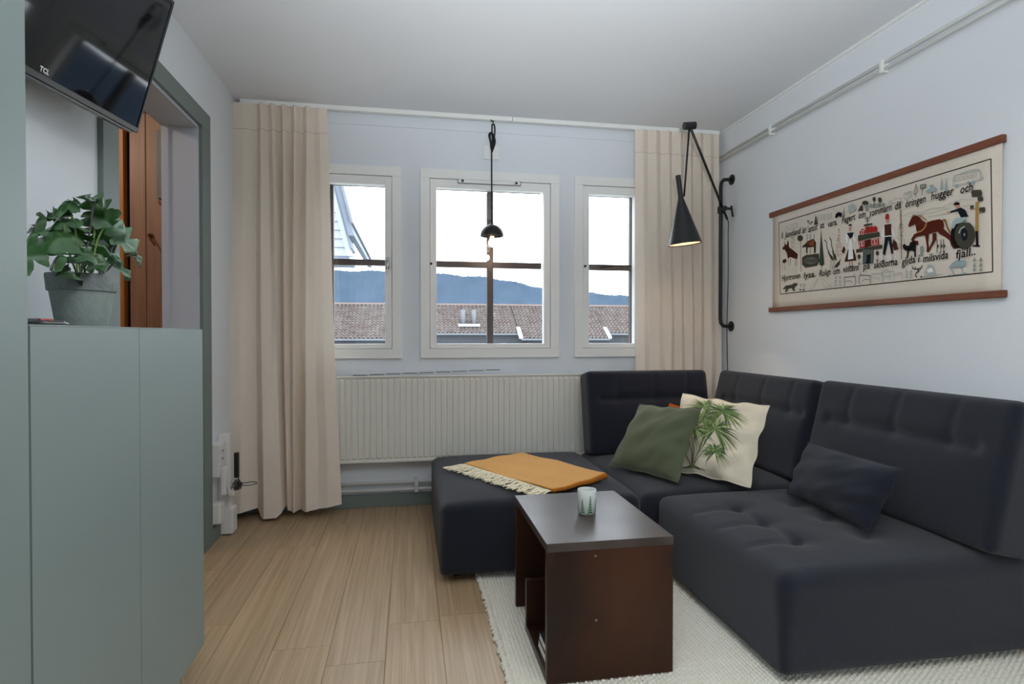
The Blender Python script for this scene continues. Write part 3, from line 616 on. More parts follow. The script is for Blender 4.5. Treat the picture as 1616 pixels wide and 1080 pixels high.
ld = bpy.data.lights.new('cone_bulb_light', 'SPOT'); ld.energy = 9; ld.spot_size = math.radians(75); ld.spot_blend = .5; ld.color = (1, .8, .58); ld.shadow_soft_size = .02; lo = bpy.data.objects.new('cone_bulb_light', ld); scene.collection.objects.link(lo)
lo.matrix_world = Matrix.Translation(N1+axv*(hgt-.03)) @ (-axv).to_track_quat('Z', 'Y').to_matrix().to_4x4()
q = MB(); q.tube(smoothpath([E_, E_+Vector((.01, 0, -.03)), Vector((XR-.018, 3.47, 1.7)), Vector((XR-.014, 3.475, 1.4)), Vector((XR-.018, 3.48, 1.1)), Vector((XR-.015, 3.47, .7))], 6), .003, 8); q.obj('cable', BLACKP, wl, smooth=True)

# ---------------------------------------------------------------- pendant
Yp = 3.53
pd = thing('pendant_lamp', 'small half black half clear globe pendant hanging before the middle window', 'lamp', at(776, 370, 'y', Yp))
C0 = at(776.5, 373, 'y', Yp); Rg = 19.0/FPX*Yp*.985
hp0 = at(776, 191, 'y', Yp); hp0.z = H
q = MB(); q.tube(smoothpath([(C0.x, 3.562, H-.025), (C0.x, 3.555, H-.035), (C0.x+.008, Yp, H-.045), (C0.x+.008, Yp, H-.055)], 5), .004, 8); q.obj('ceiling_hook', BLACKM, pd, smooth=True)
def P(u, v): return at(u, v, 'y', Yp)
q = MB(); q.tube(smoothpath([P(776, 352), P(776, 300), P(776, 240), P(777, 222), P(776.5, 205), P(777, 197), P(779.5, 196), P(781, 203), P(780.5, 214), P(779, 226), P(777, 234)], 6), .0045, 8)
q.tube(smoothpath([P(776, 234), P(774, 222), P(772, 214), P(774, 210), P(778, 214), P(779.5, 222), P(779, 230), P(776, 236), P(774.5, 225), P(773, 215), P(775.5, 209.5), P(779, 215), P(781, 222), P(780, 229), P(776, 240)], 5), .0062, 8)
q.obj('cord', mat('black_cloth_cord', '#151517', .8), pd, smooth=True)
dome = [(Rg*math.sin(a), Rg*math.cos(a)) for a in np.linspace(.05, math.pi/2, 18)]
q = MB(); q.lathe(dome + [(Rg-.002, -.001)] + [((Rg-.003)*math.sin(a), (Rg-.003)*math.cos(a)) for a in np.linspace(math.pi/2, .05, 14)], c=C0, n=48); q.lathe([(.001, Rg+.015), (.008, Rg+.014), (.009, Rg-.003)], c=C0, n=16); q.obj('dome', BLACKM, pd, smooth=True)
q = MB(); q.lathe([((Rg-.001)*math.sin(a), (Rg-.001)*math.cos(a)) for a in np.linspace(math.pi/2, math.pi-.03, 18)], c=C0, n=48); q.obj('glass_globe', glass('clear_globe_glass'), pd, smooth=True)
q = MB(); q.lathe([(.001, .03), (.014, .03), (.014, .0), (.001, 0)], c=C0, n=20); q.obj('lamp_holder', mat('brass_holder', '#a07a40', .3, metal=1), pd, auto=40)
q = MB(); q.lathe([(.012, .0), (.014, -.012), (.024, -.035), (.022, -.055), (.01, -.064), (.001, -.066)], c=C0, n=24); q.obj('bulb', mat('lit_pendant_bulb', '#fff0d8', .3, emit='#ffd9b0', estr=1.6), pd, smooth=True)
ld = bpy.data.lights.new('pendant_light', 'POINT'); ld.energy = 1.2; ld.color = (1, .8, .58); ld.shadow_soft_size = .02; lo = bpy.data.objects.new('pendant_light', ld); scene.collection.objects.link(lo); lo.location = C0+Vector((0, 0, -.1))

# ================================================================ TAPESTRY
YT0, YT1 = 1.70, 3.03; XT = XR-.012
tp = thing('wall_hanging', 'cream embroidered wall hanging with folk figures, horse and Swedish text between teak rods', 'wall hanging', (XR-.01, 2.37, 1.2))
FAB = mat('cream_linen', '#dcd2c4', .95, bump=.3, bscale=700, var=.02, vscale=60, spec=.1)
a = at(1220, 345, 'x', XT); b = at(1589.5, 226, 'x', XT)
q = MB(); rows = []
for z in np.linspace(1.195, 1.745, 12): rows.append([(XT, yy, z) for yy in np.linspace(1.705, a.y, 20)])
q.grid(rows); q.obj('cloth', FAB, tp, smooth=True, solid=.0015)
for (z0, z1, name) in ((1.727, 1.756, 'top'), (1.183, 1.209, 'bottom')): bx('rod', (XT-.008, XR-.001, 1.69 if name == 'bottom' else 1.699, 3.035, z0, z1), ROD, tp, bevel=.003)
XA = XT-.0012; lay = [0]
def T1(cx, cy): return at(1200+cx/3.601, 200+cy/3.6, 'x', XA-lay[0])
def T2(cx, cy): return at(1210+cx/5.4, 290+cy/5.4, 'x', XA-lay[0])
def T3(cx, cy): return at(1390+cx/5.4, 250+cy/5.4, 'x', XA-lay[0])
AC = {'ink': '#1f1b1b', 'choc': '#4a2a20', 'horse': '#57261c', 'grey': '#8f958f', 'pale': '#a9b1ab', 'blue': '#94a6a8', 'dgreen': '#3f4a3a', 'red': '#a3302a', 'white': '#e6e6e4', 'tan': '#a8854a', 'navy': '#1e2228', 'olive': '#45443a', 'rust': '#8c4a30', 'skin': '#c58d78', 'lblue': '#9fb3b0'}
ACK = list(AC); ARTMB = [MB()]; AMATS = [mat('embroidery_'+k_, AC[k_], .95, spec=.05) for k_ in ACK]
def motif(name='embroidered_motif'):
    if ARTMB[0].v: ARTMB[0].obj(name, AMATS, tp)
    ARTMB[0] = MB()
def pg(col, T, pts): lay[0] += .00001; ARTMB[0].poly([T(*p) for p in pts], ACK.index(col))
def ln(col, T, pts, wd=.0022, closed=False):
    lay[0] += .000005; P_ = [T(*p) for p in pts]
    if closed: P_.append(P_[0])
    for a, b in zip(P_[:-1], P_[1:]):
        d = b-a; n = Vector((0, -d.z, d.y)).normalized()*wd*.5
        if d.length > 1e-6: ARTMB[0].poly([a+n, b+n, b-n, a-n], ACK.index(col))
def ell(col, T, cx, cy, rx, ry, n=14): pg(col, T, [(cx+rx*math.cos(2*math.pi*k/n), cy+ry*math.sin(2*math.pi*k/n)) for k in range(n)])
ln('ink', T1, [(105, 548), (1310, 183), (1320, 825), (113, 952)], .0042, True); motif('border_line')
# animals, trees and figures
pg('choc', T2, [(150, 485), (158, 520), (172, 518), (178, 480), (188, 500), (190, 540), (235, 575), (265, 600), (262, 640), (240, 640), (200, 625), (180, 640), (170, 590), (150, 560), (135, 565), (135, 545), (150, 530)])
for x in (185, 203, 245, 258): ln('choc', T2, [(x, 620), (x-3, 700)], .003)
pg('choc', T2, [(135, 650), (165, 640), (170, 665), (150, 680), (135, 672)]); ln('choc', T2, [(136, 670), (132, 740)]); ln('choc', T2, [(152, 672), (155, 735)])
for k_ in range(9): ln('pale', T2, [(140+k_*14, 775), (150+k_*14, 700+5*(k_ % 3))], .0015)
motif('embroidered_moose'); ell('olive', T2, 285, 465, 25, 27); ln('olive', T2, [(288, 485), (292, 750)], .003)
for k_ in range(50): x = 205+rng.random()*38; y = 455+rng.random()*95; ell('rust', T2, x, y, 2.5, 2.5, 5)
motif('embroidered_tree'); pg('choc', T2, [(298, 535), (320, 520), (350, 490), (395, 470), (420, 500), (418, 590), (405, 590), (400, 540), (350, 545), (345, 590), (335, 590), (335, 540), (310, 545)])
pg('rust', T2, [(355, 500), (392, 480), (408, 500), (395, 530), (360, 525)])
for x in (345, 372, 404): ln('dgreen', T2, [(x, 430), (x, 620)], .0035)
pg('olive', T2, [(300, 630), (330, 610), (445, 595), (450, 660), (430, 700), (330, 718), (302, 690)])
for r_ in (55, 38, 20): ln('pale', T2, [(376+r_*math.cos(t_*.45), 657+r_*.5*math.sin(t_*.45)) for t_ in range(14)], .0012, True)
motif('embroidered_bear'); pg('dgreen', T2, [(462, 392), (492, 690), (470, 704), (447, 690)]); ln('dgreen', T2, [(468, 700), (468, 760)], .003)
motif('embroidered_tree')
for dx, dy in ((0, 0), (50, -18)):
    ln('olive', T2, [(490+dx*.9, 478+dy), (510+dx*.8, 500+dy), (512+dx*.8, 545+dy), (535+dx*.7, 590+dy*.5)], .0045); pg('olive', T2, [(515+dx*.8, 570+dy*.5), (560+dx*.6, 620+dy*.3), (572+dx*.5, 660), (545+dx*.5, 640)]); ln('olive', T2, [(555+dx*.5, 640), (556+dx*.5, 730)], .0022); ln('olive', T2, [(545+dx*.5, 640), (540+dx*.5, 730)], .0022)
pg('olive', T2, [(637, 630), (628, 650), (622, 690), (600, 715), (572, 715), (595, 680), (620, 655)]); ln('olive', T2, [(600, 710), (600, 735)], .002)
motif('embroidered_cranes')
for cx_, y0_, y1_, w_ in ((615, 365, 625, 36),):
    for k_ in range(110):
        t_ = rng.random()**.6; ell('rust', T2, cx_+(rng.random()-.5)*2*w_*t_, y0_+(y1_-y0_)*t_, 2.6, 2.6, 5)
motif('embroidered_birch')
# woman
pg('choc', T2, [(692, 560), (742, 560), (765, 655), (662, 665)]); pg('white', T2, [(702, 478), (726, 478), (738, 640), (692, 648)]); pg('white', T2, [(682, 420), (668, 470), (676, 510), (692, 500), (694, 430)]); pg('white', T2, [(738, 420), (758, 480), (750, 500), (734, 480)])
pg('navy', T2, [(682, 420), (742, 415), (732, 450), (712, 470), (694, 445)]); ell('skin', T2, 711, 385, 12, 20); pg('navy', T2, [(697, 365), (700, 345), (722, 345), (726, 368), (711, 358)])
for x in (705, 727): ln('red', T2, [(x, 665), (x, 695)], .004); ln('ink', T2, [(x-8, 706), (x+12, 704)], .005)
pg('choc', T2, [(655, 530), (672, 560), (655, 600), (638, 580)])
motif('embroidered_woman')
# house
pg('dgreen', T2, [(828, 348), (900, 335), (902, 352), (828, 365)]); pg('red', T2, [(790, 410), (815, 380), (838, 400), (840, 432), (792, 440)]); pg('red', T2, [(905, 370), (925, 358), (942, 372), (944, 410), (905, 415)]); pg('red', T2, [(838, 370), (905, 360), (905, 415), (838, 425)])
pg('white', T2, [(805, 400), (828, 396), (828, 432), (805, 435)]); pg('red', T2, [(809, 404), (824, 401), (824, 430), (809, 432)])
pg('olive', T2, [(778, 440), (960, 410), (965, 450), (778, 490)]); pg('olive', T2, [(762, 560), (985, 520), (985, 552), (762, 590)]); pg('red', T2, [(782, 492), (838, 482), (838, 545), (790, 552)]); pg('red', T2, [(885, 475), (955, 462), (960, 520), (885, 532)]); pg('choc', T2, [(838, 482), (885, 472), (885, 532), (838, 548)])
for (x, y, w_, h_) in ((792, 498, 15, 38), (812, 494, 15, 38), (895, 478, 20, 42), (922, 473, 20, 42)): ln('white', T2, [(x, y), (x+w_, y-3), (x+w_, y+h_-3), (x, y+h_)], .002, True)
ln('dgreen', T2, [(857, 280), (862, 430)], .004); ln('dgreen', T2, [(835, 300), (880, 290)], .003); ln('dgreen', T2, [(840, 320), (875, 312)], .003)
pg('olive', T2, [(820, 565), (912, 550), (910, 680), (815, 690)])
for k_ in range(10): ln('lblue', T2, [(820+k_*9, 562), (816+k_*10, 688)], .0012)
pg('navy', T2, [(848, 610), (885, 600), (885, 678), (846, 682)])
for x, y in ((787, 622), (942, 592)):
    ell('olive', T2, x, y, 14, 20); ln('olive', T2, [(x, y+15), (x, y+75)], .002); pg('olive', T2, [(x-18, y+45), (x, y+75), (x+18, y+42), (x, y+62)])
motif('embroidered_house')
# man
ell('red', T2, 1027, 285, 17, 30); ell('skin', T2, 1028, 320, 14, 18); pg('white', T2, [(1000, 360), (985, 400), (978, 450), (992, 480), (1008, 430)]); pg('white', T2, [(1060, 350), (1080, 400), (1095, 450), (1075, 450), (1062, 400)])
pg('choc', T2, [(1003, 350), (1062, 342), (1062, 440), (1005, 445)]); pg('navy', T2, [(1008, 455), (1060, 450), (1080, 590), (1062, 600), (1038, 480), (1008, 612), (988, 600)]); ln('white', T2, [(1006, 450), (1062, 444)], .004)
for x in (995, 1072): ln('pale', T2, [(x, 605), (x-2, 655)], .006); ln('ink', T2, [(x-18, 662), (x+8, 658)], .006)
pg('choc', T2, [(1080, 470), (1105, 500), (1120, 560), (1085, 570), (1070, 520)])
motif('embroidered_man')
# birch
for k_ in range(150):
    t_ = rng.random()**.7; ell('rust', T3, 172+(rng.random()-.5)*2*45*t_, 435+340*t_, 2.6, 2.6, 5)
ln('choc', T3, [(170, 440), (176, 860)], .003)
motif('embroidered_birch')
# horse, dog
pg('horse', T3, [(275, 478), (300, 485), (330, 500), (355, 530), (385, 548), (430, 532), (500, 518), (530, 530), (540, 570), (535, 610), (490, 620), (440, 635), (390, 655), (345, 660), (310, 640), (300, 600), (295, 560), (262, 575), (245, 585), (232, 575), (245, 540), (262, 505)])
pg('horse', T3, [(345, 625), (285, 645), (258, 690), (268, 720), (290, 735), (320, 740), (318, 705), (290, 700), (285, 690), (300, 670), (350, 660)])
pg('horse', T3, [(375, 650), (410, 650), (405, 720), (412, 765), (440, 700), (440, 640), (472, 635), (475, 690), (430, 760), (410, 800), (390, 800), (392, 750)])
pg('horse', T3, [(480, 620), (535, 600), (600, 660), (625, 700), (630, 745), (650, 770), (620, 770), (600, 745), (585, 700), (550, 670), (500, 645)])
for k_ in range(7): ln('tan', T3, [(300+k_*12, 478+k_*5), (335+k_*10, 488+k_*8), (350+k_*7, 478+k_*8)], .002)
ln('tan', T3, [(390, 548), (375, 590), (345, 620), (305, 632)], .006); ln('tan', T3, [(530, 520), (555, 530), (562, 580), (590, 630)], .007); ln('choc', T3, [(540, 520), (575, 600), (605, 660)], .003)
motif('embroidered_horse'); pg('ink', T3, [(185, 745), (205, 728), (215, 742), (240, 745), (250, 715), (290, 705), (300, 730), (298, 775), (300, 840), (285, 842), (285, 800), (265, 785), (240, 790), (232, 850), (220, 850), (225, 790), (205, 785), (190, 765)])
motif('embroidered_dog')
# cart wheel, driver
ell('olive', T3, 708, 655, 98, 120, 28); ell('ink', T3, 655, 655, 60, 112, 20); ell('olive', T3, 715, 655, 86, 112, 24); ln('pale', T3, [(665, 640), (680, 600), (715, 580)], .005); ell('navy', T3, 712, 650, 28, 55); ell('grey', T3, 712, 650, 7, 14)
ln('pale', T3, [(640, 560), (700, 540), (760, 548), (800, 590)], .0022)
pg('lblue', T3, [(640, 510), (720, 500), (735, 520), (690, 540), (640, 560), (620, 600), (600, 590), (610, 540)])
pg('navy', T3, [(640, 435), (680, 418), (720, 440), (745, 495), (680, 502), (655, 450), (590, 465), (588, 452)]); ell('skin', T3, 650, 402, 22, 18); pg('ink', T3, [(612, 395), (640, 372), (670, 378), (672, 395), (640, 400)]); ell('skin', T3, 574, 460, 12, 9)
motif('embroidered_driver')
# signpost tree
ln('tan', T3, [(820, 370), (818, 640)], .011); ln('ink', T3, [(818, 620), (822, 745)], .01); ln('ink', T3, [(785, 745), (845, 748)], .006)
for (x, y, rx, ry) in ((817, 300, 48, 30), (848, 347, 25, 20), (777, 418, 17, 17), (865, 440, 28, 22)): pg('olive', T3, [(x-rx, y-ry*.5), (x-rx*.6, y-ry), (x+rx*.8, y-ry*1.1), (x+rx, y), (x+rx*.7, y+ry*.9), (x-rx*.8, y+ry)])
ln('tan', T3, [(820, 390), (845, 365)], .003); ln('tan', T3, [(820, 440), (780, 425)], .003); ln('tan', T3, [(822, 470), (865, 455)], .003)
motif('embroidered_signpost')
# mountain lines
for off, pts in ((0, [(190, 490), (260, 460), (340, 462), (430, 425), (520, 420), (600, 375), (680, 350), (775, 352)]), (0, [(240, 500), (360, 470), (450, 460), (560, 430), (600, 415)]), (0, [(400, 500), (500, 480), (560, 465)]), (0, [(690, 410), (770, 395)])): ln('pale', T3, pts, .0018)
for x in (480, 512, 535): ln('choc', T3, [(x, 690), (x, 805)], .003); pg('olive', T3, [(x, 730), (x+18, 745), (x, 770)])
pg('grey', T3, [(335, 750), (362, 745), (360, 835), (335, 835)])
motif('embroidered_mountains')
# top border motifs
for (x, y, w_, h_) in ((130, 370, 40, 45), (185, 355, 35, 40), (228, 345, 30, 40)): ln('pale', T2, [(x, y), (x+w_, y-8), (x+w_, y+h_-8), (x, y+h_)], .0018, True); ln('pale', T2, [(x+4, y+h_), (x+w_, y)], .0015)
for k_ in range(16): ell('ink', T2, 345+rng.random()*50, 315+rng.random()*35, 4, 4, 5)
pg('olive', T2, [(417, 262), (432, 345), (403, 355)])
for k_ in range(9): ln('pale', T2, [(440+k_*14, 262-k_*2), (440+k_*14, 318-k_*2)], .0022 if k_ % 2 else .004)
ln('pale', T2, [(560, 215), (600, 235), (655, 240)], .002); pg('ink', T2, [(582, 285), (590, 255), (615, 240), (640, 252), (640, 272), (628, 290), (622, 275), (605, 282), (590, 297)]); pg('grey', T2, [(657, 190), (668, 275), (648, 277)])
motif('embroidered_thicket'); pg('pale', T2, [(690, 190), (735, 165), (765, 190), (745, 240), (700, 250)]); pg('olive', T2, [(775, 235), (800, 185), (815, 180), (820, 232)]); ell('olive', T2, 840, 165, 28, 20); pg('grey', T2, [(832, 180), (868, 180), (862, 235), (845, 235)])
for k_ in range(5): ell('grey', T2, 890+k_*26, 190-k_*2, 14, 20)
ell('olive', T2, 915, 132, 14, 20); ell('olive', T2, 963, 138, 16, 22); ln('olive', T2, [(915, 140), (912, 200)], .003); ln('olive', T2, [(963, 150), (958, 200)], .003)
motif('embroidered_forest')
def car(T, x, y, w_, h_, col): ln(col, T, [(x, y+h_), (x+2, y+h_*.55), (x+w_*.25, y+h_*.4), (x+w_*.35, y), (x+w_*.85, y-h_*.2), (x+w_, y+h_*.3), (x+w_, y+h_*.75)], .0022, True); ell(col, T, x+w_*.22, y+h_, h_*.2, h_*.22); ell(col, T, x+w_*.8, y+h_*.8, h_*.2, h_*.22)
car(T3, 70, 345, 110, 38, 'pale'); ln('pale', T3, [(198, 300), (255, 278), (258, 325), (200, 345)], .003, True); ln('pale', T3, [(215, 302), (243, 295), (243, 315), (216, 322)], .002, True)
ln('ink', T3, [(280, 300), (300, 218), (318, 285), (305, 300), (282, 302)], .0018, True); ln('ink', T3, [(299, 240), (298, 340)], .0018); pg('grey', T3, [(335, 228), (385, 220), (382, 250), (337, 258)]); ln('ink', T3, [(335, 228), (385, 220), (382, 250), (337, 258)], .002, True); ln('ink', T3, [(355, 258), (350, 318)], .002)
motif('embroidered_caravan'); pg('blue', T3, [(375, 285), (400, 265), (430, 250), (465, 250), (485, 262), (470, 285), (440, 280), (400, 298)]); ell('blue', T3, 432, 238, 18, 14); pg('pale', T3, [(420, 262), (448, 255), (450, 268), (422, 274)])
for x in (518, 557): pg('blue', T3, [(x, 158), (x+13, 268), (x-13, 276)])
motif('embroidered_car'); ln('pale', T3, [(615, 230), (618, 170), (640, 140), (845, 100), (850, 180), (800, 190)], .003); ln('pale', T3, [(612, 235), (800, 200)], .003)
for k_ in range(5): x = 630+k_*40; ln('pale', T3, [(x, 168-k_*8), (x+28, 160-k_*8), (x+28, 185-k_*8), (x, 194-k_*8)], .002, True)
for x, y in ((645, 235), (748, 210), (790, 202)): ell('blue', T3, x, y, 13, 15)
ln('pale', T3, [(680, 130), (760, 100), (840, 92)], .003); pg('pale', T3, [(850, 150), (872, 160), (866, 180), (850, 180)])
motif('embroidered_bus')
# bottom border motifs
pg('olive', T2, [(135, 900), (160, 870), (215, 860), (235, 845), (262, 850), (255, 868), (230, 880), (240, 915), (225, 915), (215, 890), (185, 890), (165, 925), (155, 922), (170, 885), (150, 900)])
for x in (290, 318): ell('pale', T2, x, 865, 9, 12); ln('pale', T2, [(x, 875), (x, 905)], .002); pg('olive', T2, [(x-14, 895), (x+10, 908), (x-8, 912)])
ln('pale', T2, [(360, 900), (435, 810), (400, 895), (365, 900)], .0022); ln('pale', T2, [(465, 805), (490, 880), (550, 875), (545, 850)], .0022); ln('pale', T2, [(480, 810), (550, 880)], .002)
motif('embroidered_wolf')
for x in (587, 625):
    for y in (800, 832, 864): pg('pale', T2, [(x, y-20), (x+12, y+8), (x-12, y+10)])
motif('embroidered_trees')
def reindeer(x, y, c, f=1):
    ln(c, T2, [(x, y), (x+90*f, y-8), (x+98*f, y+45), (x+85*f, y+70)], .003); ln(c, T2, [(x, y), (x, y+78)], .003); ln(c, T2, [(x+8*f, y+35), (x+50*f, y+28), (x+70*f, y+50)], .002); ln(c, T2, [(x+80*f, y-5), (x+88*f, y-40)], .002)
reindeer(662, 798, 'choc'); reindeer(882, 785, 'choc', -1); reindeer(895, 770, 'pale'); reindeer(990, 755, 'pale')
ln('pale', T3, [(10, 960), (60, 945), (80, 985), (75, 1040)], .003); ln('pale', T3, [(110, 985), (180, 975), (182, 1030)], .003); ln('pale', T3, [(5, 965), (20, 1045)], .003)
for x in (220, 258):
    for y in (965, 990, 1015): pg('pale', T3, [(x, y-20), (x+11, y+5), (x-11, y+7)])
motif('embroidered_reindeer'); ln('ink', T3, [(310, 1015), (295, 1000), (300, 975), (325, 965), (310, 945), (270, 940), (268, 920)], .004); ln('ink', T3, [(310, 945), (345, 935), (352, 912)], .004); ln('ink', T3, [(300, 945), (290, 925)], .003); ell('ink', T3, 345, 1010, 9, 8, 8)
motif('embroidered_antlers'); pg('pale', T3, [(375, 975), (400, 905), (440, 910), (465, 960), (470, 990), (400, 1000)]); ln('pale', T3, [(350, 1012), (430, 1000), (520, 985)], .004); pg('white', T3, [(392, 950), (430, 930), (450, 965), (400, 975)])
motif('embroidered_sledge'); pg('blue', T3, [(575, 935), (610, 890), (650, 865), (730, 870), (725, 905), (690, 930), (640, 925), (600, 940)]); ln('blue', T3, [(600, 940), (625, 990), (600, 1000)], .004); ln('blue', T3, [(690, 925), (700, 975), (735, 985)], .004); ln('blue', T3, [(570, 998), (745, 980)], .003)
for x in (798, 852):
    for y in (860, 905, 945): pg('grey', T3, [(x, y-20), (x+17, y+14), (x-17, y+17)]); ln('grey', T3, [(x, y), (x, y+22)], .002)
motif('embroidered_skier')
lay[0] += .0001
words = [('I', (120, 636), (128, 633)), ('Jämtland', (138, 633), (228, 606)), ('är', (238, 606), (262, 599)), ("'artut'", (270, 601), (328, 582)), ('att', (339, 580), (363, 573)), ('vara.', (383, 571), (437, 556)), ('Fagert', (463, 550), (540, 527)), ('om', (557, 523), (597, 513)), ('sommarn', (619, 511), (746, 474)), ('då', (763, 473), (800, 463)), ('öringen', (824, 460), (940, 428)), ('hugger', (970, 418), (1099, 384)), ('och', (1136, 381), (1207, 362)),
         ('Hjortronen', (122, 878), (226, 860)), ('lysa.', (246, 862), (313, 853)), ('Roligt', (334, 852), (400, 840)), ('om', (413, 840), (452, 834)), ('vintern', (470, 829), (559, 815)), ('på', (583, 814), (622, 807)), ('skidorna', (644, 806), (779, 785)), ('glida', (802, 790), (881, 772)), ('i', (896, 770), (906, 768)), ('milsvida', (924, 772), (1067, 748)), ('fjäll..', (1112, 750), (1222, 728))]
LETM = mat('black_embroidery_thread', '#171414', .95, spec=.05)
for s, a, b in words:
    q = MB()
    A, B = T1(*a), T1(*b); d = B-A; Wd = d.length; x_ = d.normalized(); z_ = Vector((-1, 0, 0)); y_ = z_.cross(x_)
    add_text(q, s, .045, Matrix(((x_.x, y_.x, z_.x, A.x), (x_.y, y_.y, z_.y, A.y), (x_.z, y_.z, z_.z, A.z), (0, 0, 0, 1))), off=.0006, shear=.12, fitw=Wd); q.obj('word', LETM, tp)

# ================================================================ SOFA
def cushion(name, sx, sy, sz, r, M, mt, parent, disp=None, step=.018, rb=0):
    def face(nu, nv, f): return [[f(i/nu, j/nv) for j in range(nv+1)] for i in range(nu+1)]
    nx, ny, nz = [max(4, int(round(d/step))) for d in (sx, sy, sz)]; hx_, hy_, hz_ = sx/2, sy/2, sz/2; q = MB()
    g = lambda h_, t: -h_+2*h_*t
    faces = [face(nx, ny, lambda a, b, s=s: (g(hx_, a), g(hy_, b), s*hz_)) for s in (-1, 1)] + [face(nx, nz, lambda a, b, s=s: (g(hx_, a), s*hy_, g(hz_, b))) for s in (-1, 1)] + [face(ny, nz, lambda a, b, s=s: (s*hx_, g(hy_, a), g(hz_, b))) for s in (-1, 1)]
    for P_ in faces:
        A = np.array(P_, float); H_ = np.array([hx_, hy_, hz_])-r; tt_ = np.clip((A[..., 2:3]/hz_+.9)/1.4, 0, 1) if rb else 1.0; rr_ = (rb+(r-rb)*tt_*tt_) if rb else r; Hm = np.array([hx_, hy_, hz_])-rr_; inner = np.minimum(np.maximum(A, -Hm), Hm); dd = A-inner; ln_ = np.linalg.norm(dd, axis=2, keepdims=True); nn = dd/np.maximum(ln_, 1e-9); A = inner+nn*rr_
        if disp: A = disp(A, nn, (hx_, hy_, hz_))
        Mn = np.array(M); A = A @ Mn[:3, :3].T + Mn[:3, 3]
        q.grid(A.tolist())
    return q.obj(name, mt, parent, smooth=True, merge=True)
def seg_dist(px, py, a, b):
    ax, ay = a; bx_, by = b; dx, dy = bx_-ax, by-ay; t = np.clip(((px-ax)*dx+(py-ay)*dy)/(dx*dx+dy*dy+1e-12), 0, 1); return np.hypot(px-ax-t*dx, py-ay-t*dy)
def seat_disp(puff, dimples, seams, bulge=.002):
    def f(A, nn, h_):
        x, y = A[..., 0], A[..., 1]; w_ = np.clip(nn[..., 2], 0, 1)**2; base = (1-(x/h_[0])**4)*(1-(y/h_[1])**4); dz = puff*base
        for (a, b) in dimples: dz = dz - .020*np.exp(-((x-a)**2+(y-b)**2)/(2*.04**2)) - .008*np.exp(-((x-a)**2+(y-b)**2)/(2*.012**2))
        for (a, b) in seams: dz = dz - .010*np.exp(-seg_dist(x, y, a, b)**2/(2*.011**2))
        B = A.copy(); B[..., 2] += dz*w_; s = np.clip(np.abs(nn[..., :2]).max(-1), 0, 1)**2
        B[..., 0] += nn[..., 0]*bulge*np.clip(1-(y/h_[1])**2, 0, 1); B[..., 1] += nn[..., 1]*bulge*np.clip(1-(x/h_[0])**2, 0, 1); return B
    return f
def back_disp(puff, crease_z, ds):
    def f(A, nn, h_):
        x, z = A[..., 0], A[..., 2]; w_ = np.clip(-nn[..., 1], 0, 1)**2; dy = puff*(1-(x/h_[0])**4)*(1-(z/h_[2])**4)
        lo_, hi_ = min(ds), max(ds)
        dy = dy - .017*np.exp(-seg_dist(x, z, (lo_-.1, crease_z), (hi_+.1, crease_z))**2/(2*.016**2))
        for a in ds: dy = dy - .007*np.exp(-((x-a)**2+(z-crease_z)**2)/(2*.03**2)) - .0045*np.exp(-seg_dist(x, z, (a, crease_z), (a+.01, h_[2]-.02))**2/(2*.008**2))
        dy = dy + .016*np.exp(-((z-(crease_z-.12))/.09)**2)*(1-(x/h_[0])**4)
        B = A.copy(); B[..., 1] -= dy*w_; return B
    return f
def legs(parent, x0, x1, y0, y1):
    for (x, y) in ((x0, y0), (x1, y0), (x0, y1), (x1, y1)):
        q = MB(); q.lathe([(.001, .011), (.02, .011), (.025, .05), (.001, .05)], c=(x, y, 0), n=18); q.obj('leg', BLACKP, parent, auto=40)
def seam_line(parent, pts, mt=None):
    q = MB(); q.tube(pts, .0022, 6); q.obj('piping', mt or NAVY, parent, smooth=True)
SZ0, SZ1 = .034, .335
def seat(parent, x0, x1, y0, y1, dimples=(), seams=(), puff=.028):
    cx, cy = (x0+x1)/2, (y0+y1)/2
    return cushion('seat', x1-x0, y1-y0, SZ1-SZ0, .042, Matrix.Translation((cx, cy, (SZ0+SZ1)/2)), NAVY, parent, seat_disp(puff, [(a-cx, b-cy) for a, b in dimples], [((a[0]-cx, a[1]-cy), (b[0]-cx, b[1]-cy)) for a, b in seams]), rb=.018)
def back(parent, cx, cy, width, ang, hgt=.49, lean=13, thick=.165, ds=(-.24, 0, .24), mt=None, cz=.075):
    M = Matrix.Translation((cx, cy, .345)) @ Matrix.Rotation(math.radians(ang), 4, 'Z') @ Matrix.Rotation(math.radians(-lean), 4, 'X') @ Matrix.Translation((0, 0, hgt/2))
    return cushion('backrest', width, thick, hgt, .03, M, mt or NAVY, parent, back_disp(.012, cz, ds), step=.014)
s1 = thing('footstool_module', 'square navy sofa module without a back under the mustard throw', 'sofa', (.58, 2.94, 0))
seat(s1, .125, 1.025, 2.425, 3.43); legs(s1, .2, .95, 2.5, 3.36)
s2 = thing('corner_sofa_module', 'navy corner sofa module with two backrests under the green cushion', 'sofa', (1.5, 2.94, 0))
seat(s2, 1.03, 1.985, 2.432, 3.43); legs(s2, 1.1, 1.92, 2.5, 3.36)
back(s2, 1.415, 3.27, .77, 0, ds=(-.2, .03, .24), lean=11); back(s2, 1.855, 2.86, .86, -90, ds=(-.2, .05, .28))
s3 = thing('armless_sofa_module', 'armless navy sofa module with tufted seat nearest the viewer', 'sofa', (1.55, 1.98, 0))
dm = [(1.30, 2.13), (1.30, 1.95), (1.30, 1.76), (1.56, 2.13), (1.56, 1.95), (1.56, 1.76)]
seat(s3, 1.085, 1.985, 1.53, 2.425, dm, [((1.13, b), (1.30, b)) for b in (2.13, 1.95, 1.76)] + [((1.30, 2.13), (1.30, 1.76))]); legs(s3, 1.16, 1.93, 1.6, 2.36)
